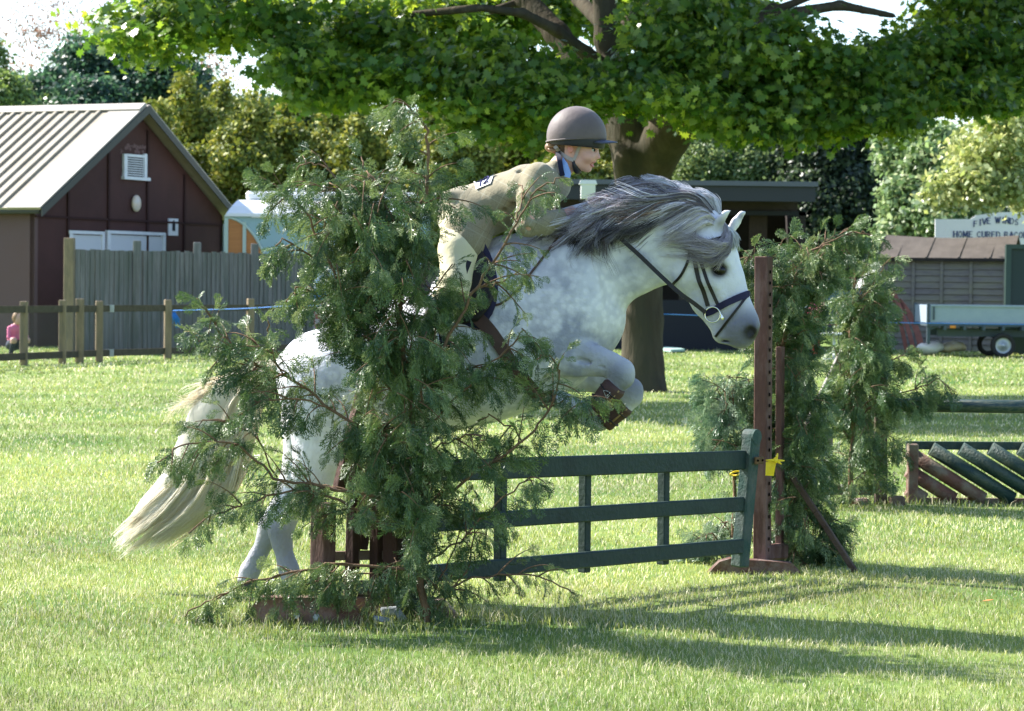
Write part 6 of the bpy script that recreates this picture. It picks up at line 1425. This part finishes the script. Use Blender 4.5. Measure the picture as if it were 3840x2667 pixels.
def mat_tail(o,n,m):
    """last n polygons of the mesh take a second material"""
    o.data.materials.append(m); k=len(o.data.polygons)
    for i in range(k-n,k): o.data.polygons[i].material_index=1
def build_jump():
    Z=Vector((0,0,1)); DL,DR=11.25,13.0
    XL,XR=1575,2800
    def gd(px):   # depth along the gate line: straight line in space
        a=P(XL,1900,DL); b=P(XR,1900,DR); a.z=b.z=0; n=(b-a).cross(Z); d=Vector(ray(px,1900)); t=a.dot(n)/d.dot(n); return d.y*t
    t=thing('gate','dark green wooden jump gate of three rails hung between the two dressed stands','gate',(P(2180,1900,gd(2180)).x,gd(2180),.3))
    def pt(px,py,dd=0): return P(px,py,gd(px)+dd)
    gdir=(pt(2700,1900)-pt(1700,1900)); gdir.z=0; gdir.normalize(); gn=Vector((gdir.y,-gdir.x,0))
    for a,b,h in (((1560,1769),(2815,1724),.097),((1560,1968),(2795,1890),.075),((1560,2155),(2782,2048),.076)):
        mb=MB(); mb.bar(pt(*a),pt(*b),.036,h,bev=.006); mb.build('rail',M_gate,t)
    for x,y0,y1 in ((1905,1760,2182),(2221,1748,2150),(2516,1738,2120)):
        mb=MB(); a=pt(x,y0)-gn*.045; b=pt(x-4,y1)-gn*.045; mb.bar(b,a,.045,.05,up=gn,bev=.005); mb.build('upright',M_gate,t)
    mb=MB(); a=pt(1568,2300)-gn*.01; b=pt(1562,1640)-gn*.01; mb.bar(a,b,.075,.075,up=gn,bev=.01); mb.build('end_post',M_gateworn,t)
    a=P(2774,2126,DR); b=P(2821,1614,DR); mb=MB(); Rm=(gdir+gn*.9).normalized(); mb.bar(a,b-(b-a).normalized()*.03,.078,.070,up=gn,bev=.008)
    d=(b-a).normalized(); mb.tube([b-d*.032-gn*.036,b-d*.032+gn*.036],.0385,16,smooth=False); mb.build('end_post',M_gateworn,t)
    mb=MB(); c=P(2822,1725,DR)+gn*.042; mb.box(c,(.07,.012,.038),Matrix((gdir,-gn,Z)).transposed(),bev=.003); o=mb.build('hinge_plate',mat('rusty_plate',(.12,.075,.035),.7,.3,metal=.4,var=(.2,.11,.05),scale=20),t)
    mb=MB()
    for dx in(-.02,.02): mb.sphere(c+gdir*dx+gn*.008,(.006,.006,.006),8,6)
    mb.build('screw',M_hole,o)
    # yellow twine and tape
    M_y=mat('yellow_tape',(.85,.62,.02),.5,.4)
    mb=MB(); c=P(2862,1745,DR-.02)+gn*.05
    mb.prism([c+Vector((-.028,0,-.05)),c+Vector((.014,0,-.052)),c+Vector((.024,-.01,.012)),c+Vector((.014,0,.028)),c+Vector((-.026,0,.02))],(0,.004,0)); o=mb.build('yellow_tape',M_y); tag(o,'bright yellow plastic tape tying the gate to the slotted post','tape')
    mb=MB(); kn=c+Vector((.022,-.015,.03))
    mb.sphere(kn,(.013,.012,.016),10,8)
    for q in ((.045,.005,-.002),(.01,.0,.035),(-.05,.0,.0),(.03,0,-.02)): mb.tube([kn,kn+Vector(q)*.6+Vector((0,-.006,0)),kn+Vector(q)],[.008,.006,.003],6)
    mb.build('knot',M_y,o)
    mb=MB(); c=P(2758,1776,DR+.02); pts=[c+Vector((.026*math.cos(q),.01*math.sin(q*2),.010*math.sin(q)+.004*math.cos(q))) for q in np.linspace(.3,5.9,16)]+[c+Vector((.05,0,.012))]; mb.tube(pts,.0045,6); o=mb.build('twine_loop',M_y); tag(o,'small loop of yellow twine hanging left of the gate end post','twine')
    # ---- far stand
    D=13.25; t=thing('jump_stand','red brown slotted jump stand at the far end of the green gate','jump stand',(P(2860,2140,D).x,D,0))
    ux=Vector((.90,-.43,0)); uy=Vector((.43,.90,0)); Mx=Matrix((ux,uy,Z)).transposed()
    a=P(2858,2118,D); b=P(2864,962,D); mb=MB(); mb.bar(a,b,.072,.085,up=uy,bev=.004); n0=len(mb.f)
    side=Vector((.43,.90,0)); cc=a
    for k in range(26):
        u=.05+k*.036; c=a.lerp(b,u)+ux*.0365+Vector((0,-.012,0)); mb.box(c,(.002,.014,.017),Mx)
    o=mb.build('post',M_redpost,t); mat_tail(o,len(mb.f)-n0,M_hole)
    mb=MB(); a=P(2924,2040,D+.15); b=P(2926,1300,D+.15); mb.bar(a,b,.034,.05,up=uy,bev=.003); mb.build('back_post',M_redpost,t)
    mb=MB(); a=P(2862,2074,D-.03); b=P(2944,2066,D+.18); mb.bar(a,b,.05,.085,bev=.012); mb.build('base_block',M_redpost,t)
    # foot log: rough trapezoid
    mb=MB(); yb=D-.12; top=[(2650,2172),(2664,2140),(2698,2106),(2740,2096),(2800,2100),(2860,2104),(2920,2106),(2970,2114),(2996,2138),(3012,2174)]
    poly=[P(x,y+random.uniform(-1.5,1.5),yb) for x,y in top]; poly=[Vector((v.x,v.y,max(v.z,-.0))) for v in poly]; poly[0].z=poly[-1].z=-.01
    mb.prism(poly,(0,.085,0)); mb.build('foot',mat('rough_foot',(.14,.075,.058),.9,.15,var=(.085,.045,.036),scale=10,bump=1.0,bscale=22,var2=(.2,.15,.13),scale2=9),t)
    mb=MB(); a=P(3216,2158,D+.0); b=P(3060,1920,D+.1); mb.bar(a,b,.03,.03,bev=.004); b2=P(2960,1770,D+.16); mb.bar(b,b2,.03,.03,bev=.004); mb.build('strut',mat('strut_wood',(.07,.045,.035),.85,.15,var=(.11,.08,.06),scale=9,bump=.4),t)
    # ---- near stand
    D=11.2; t=thing('jump_stand','red brown jump stand with bolted feet under the tall cut conifer','jump stand',(P(1300,2330,D).x,D,0))
    def foot(x0,x1,x2,x3,yt,D_,th,xs_bolts=()):
        g=G(0,0) if False else None
        p=[P(x0,2342,D_),P(x1,yt,D_),P(x2,yt+4,D_),P(x3,2342,D_)]; p[0].z=p[3].z=-.01
        mb=MB(); mb.prism(p,(0,th,0)); n0=len(mb.f); o=mb.build('foot',M_foot,t)
        for x,y in xs_bolts:
            mb=MB(); c=P(x,y,D_); mb.tube([c-Vector((0,.03,0)),c+Vector((0,.01,0))],.0085,10); mb.tube([c-Vector((0,.012,0)),c+Vector((0,.0,0))],.016,6,smooth=False); mb.build('bolt',M_steel,o)
    foot(900,968,1308,1378,2240,11.05,.095,((1112,2308),(1187,2314))); foot(1420,1500,1664,1728,2248,11.3,.09)
    mb=MB(); mb.bar(P(1300,2272,11.22),P(1620,2276,11.3),.05,.085,bev=.005); mb.build('base_board',M_foot,t)
    mb=MB(); mb.bar(P(1290,2205,11.24),P(1600,2212,11.3),.04,.07,bev=.005); mb.build('base_rail',M_oldwood,t)
    M_darkpost=mat('dark_brown_post',(.075,.04,.032),.8,.2,var=(.05,.03,.025),scale=9,stretch=(1,1,.3),bump=.4)
    for (a,b,w,h,m,up) in (((1208,2245,11.15),(1214,1886,11.15),.075,.095,M_redpost,Vector((.5,.86,0))),((1318,2240,11.3),(1336,1600,11.3),.045,.06,M_darkpost,Vector((.5,.86,0))),((1268,1840,11.2),(1374,1400,11.3),.035,.055,M_redpost,Vector((.6,.8,0))),((1352,2060,11.35),(1420,1600,11.4),.04,.06,M_darkpost,Vector((.6,.8,0))),((1410,2235,11.32),(1418,1650,11.32),.045,.055,M_darkpost,Vector((.5,.86,0))),((1480,2270,11.3),(1474,1580,11.3),.075,.080,M_darkpost,Vector((.45,.89,0)))):
        mb=MB(); mb.bar(P(*a),P(*b),w,h,up=up,bev=.004); mb.build('post',m,t)
    mb=MB(); mb.bar(P(1250,2085,11.3),P(1480,2080,11.34),.03,.04); mb.bar(P(1260,1860,11.3),P(1480,1850,11.34),.03,.04) if False else None; mb.build('cross_rail',M_hole if False else M_oldwood,t)
    # rubble
    M_r=mat('pale_rubble',(.35,.38,.42),.8,.2,var=(.2,.22,.24),scale=30,bump=.6)
    for k,(x,y,w,h,l) in enumerate(((1425,2322,30,10,'flat pale scrap of plastic on the grass between the stand feet'),(1500,2308,14,26,'upright pale splinter of plastic beside the conifer stem'),(1462,2292,34,16,'grey weathered block lying behind the plastic scraps'))):
        c=P(x,y,11.0+.06*k); mb=MB(); s_=11/FPX; mb.box(c,(w*2*s_,.03,h*2*s_),Matrix.Rotation(R((8,-28,-5)[k]),3,'Y'),bev=.006); 
        mb.v=[(v[0]+.004*math.sin(60*v[2]),v[1],max(.005,v[2])) for v in mb.v]; o=mb.build('scrap',M_r); tag(o,l,'scrap')
    # ---- second jump
    D=17.45; t=thing('green_pole','thick dark green jump pole above the striped filler at the right edge','pole',(P(3700,1520,D).x,D,0))
    a=P(3310,1519,D); b=P(4250,1531,D-.25); mb=MB(); mb.tube([a,b],.047,20); o=mb.build('pole_shaft',mat('pole_green',(.012,.035,.035),.35,.5,var=(.02,.05,.045),scale=4,stretch=(1,6,6),var2=(.09,.10,.07),scale2=18),t)
    D=17.6; t=thing('striped_filler','brown and green diagonal slatted jump filler standing on the grass at right','jump filler',(P(3700,1890,D).x,D,0))
    q=lambda x,y,dd=0:P(x,y,D)+Vector((0,dd,0)); s_=D/FPX; x0,x1,y0,y1=3402,4120,1664,1888
    Mbr=mat('filler_brown',(.16,.075,.055),.7,.3,var=(.10,.05,.04),scale=10,bump=.3,var2=(.2,.16,.12),scale2=6); Mgr=mat('filler_green',(.010,.032,.030),.5,.4,var=(.02,.05,.042),scale=9,bump=.3,var2=(.05,.07,.05),scale2=8)
    mb=MB(); mb.box(q(3420,1776,-.012),(38*s_,.10,224*s_),bev=.006); mb.build('stile',Mbr,t)
    mb=MB(); mb.bar(q(x0,1878,.03),q(x1,1882,.03),.045,20*s_); mb.build('bottom_rail',Mbr,t)
    mb=MB(); mb.bar(q(x0,1672,.055),q(x1,1676,.055),.045,30*s_); mb.build('top_rail',Mgr,t)
    for k in range(-3,9):
        # line y = 1624 + .624*(x-3400) + ...
        y_at=1624-69*(k) ; f_=lambda x:y_at+.624*(x-3400)
        xa=max(3404,3400+(1682-y_at)/.624); ya=f_(xa); xb=3400+(1872-y_at)/.624; xb=min(xb,x1); yb=f_(xb)
        if xb<=xa+10: continue
        mb=MB(); a=q(xa,ya,-.005); b=q(xb,yb,-.005); mb.tube([a,b],.050,14,flat=1); mb.build('slat',Mbr if k<0 else Mgr,t)
    D=17.5; t=thing('jump_stand','weathered slotted jump stand inside the bushy conifer of the distant jump','jump stand',(P(3300,1890,D).x,D,0)); M_st=mat('faded_stand',(.17,.125,.10),.85,.2,var=(.12,.09,.075),scale=8,bump=.3)
    mb=MB(); a=P(3302,1892,D); a.z=0; b=P(3304,1130,D); mb.bar(a,b,.085,.07,up=(0,1,0),bev=.004); n0=len(mb.f)
    for k in range(12): mb.box(a.lerp(b,.18+k*.047)+Vector((.01,-.036,0)),(.013,.004,.015))
    o=mb.build('post',M_st,t); mat_tail(o,len(mb.f)-n0,M_hole)
    mb=MB(); mb.bar(P(3080,1836,D+.05),P(3290,1838,D+.05),.04,.07); mb.build('base_rail',M_st,t)
    mb=MB(); c=P(3362,1878,D-.1); mb.box(c,(.11,.10,.065),bev=.012); mb.build('foot',M_oldwood,t)
    mb=MB(); c=P(3232,1882,D-.1); mb.box(c,(.10,.10,.05),bev=.015); mb.build('foot',M_foot,t)
    mb=MB(); mb.bar(P(3015,1625,D-.1),P(3197,1245,D+.1),.03,.058,bev=.005); mb.bar(P(3108,1850,D+.1),P(3110,1470,D+.1),.03,.05) ; mb.build('wing_rail',mat('worn_grey_rail',(.36,.32,.30),.8,.2,var=(.14,.12,.11),scale=14),t)
    M_rb=mat('white_tape',(.75,.75,.75),.5,.4); mb=MB(); pts=[P(3308,1538,D-.09),P(3325,1556,D-.1),P(3342,1563,D-.1),P(3372,1546,D-.09)]; strap(mb,pts,.016,.003,nrm=(0,-1,0)); o=mb.build('white_tape',M_rb); tag(o,'short end of white tape tied round the distant stand','tape')
    mb=MB(); c=G(3703,2296); c.z=.05; mb.prism([c+Vector((-.025,0,0)),c+Vector((0,-.012,.004)),c+Vector((.028,0,.008)),c+Vector((.0,.014,.004))],(0,0,.002)); o=mb.build('fallen_leaf',mat('orange_leaf',(.75,.28,.10),.6,.3)); tag(o,'single small orange leaf lying on the grass at right','leaf')
if 'jump' in PARTS: build_jump()
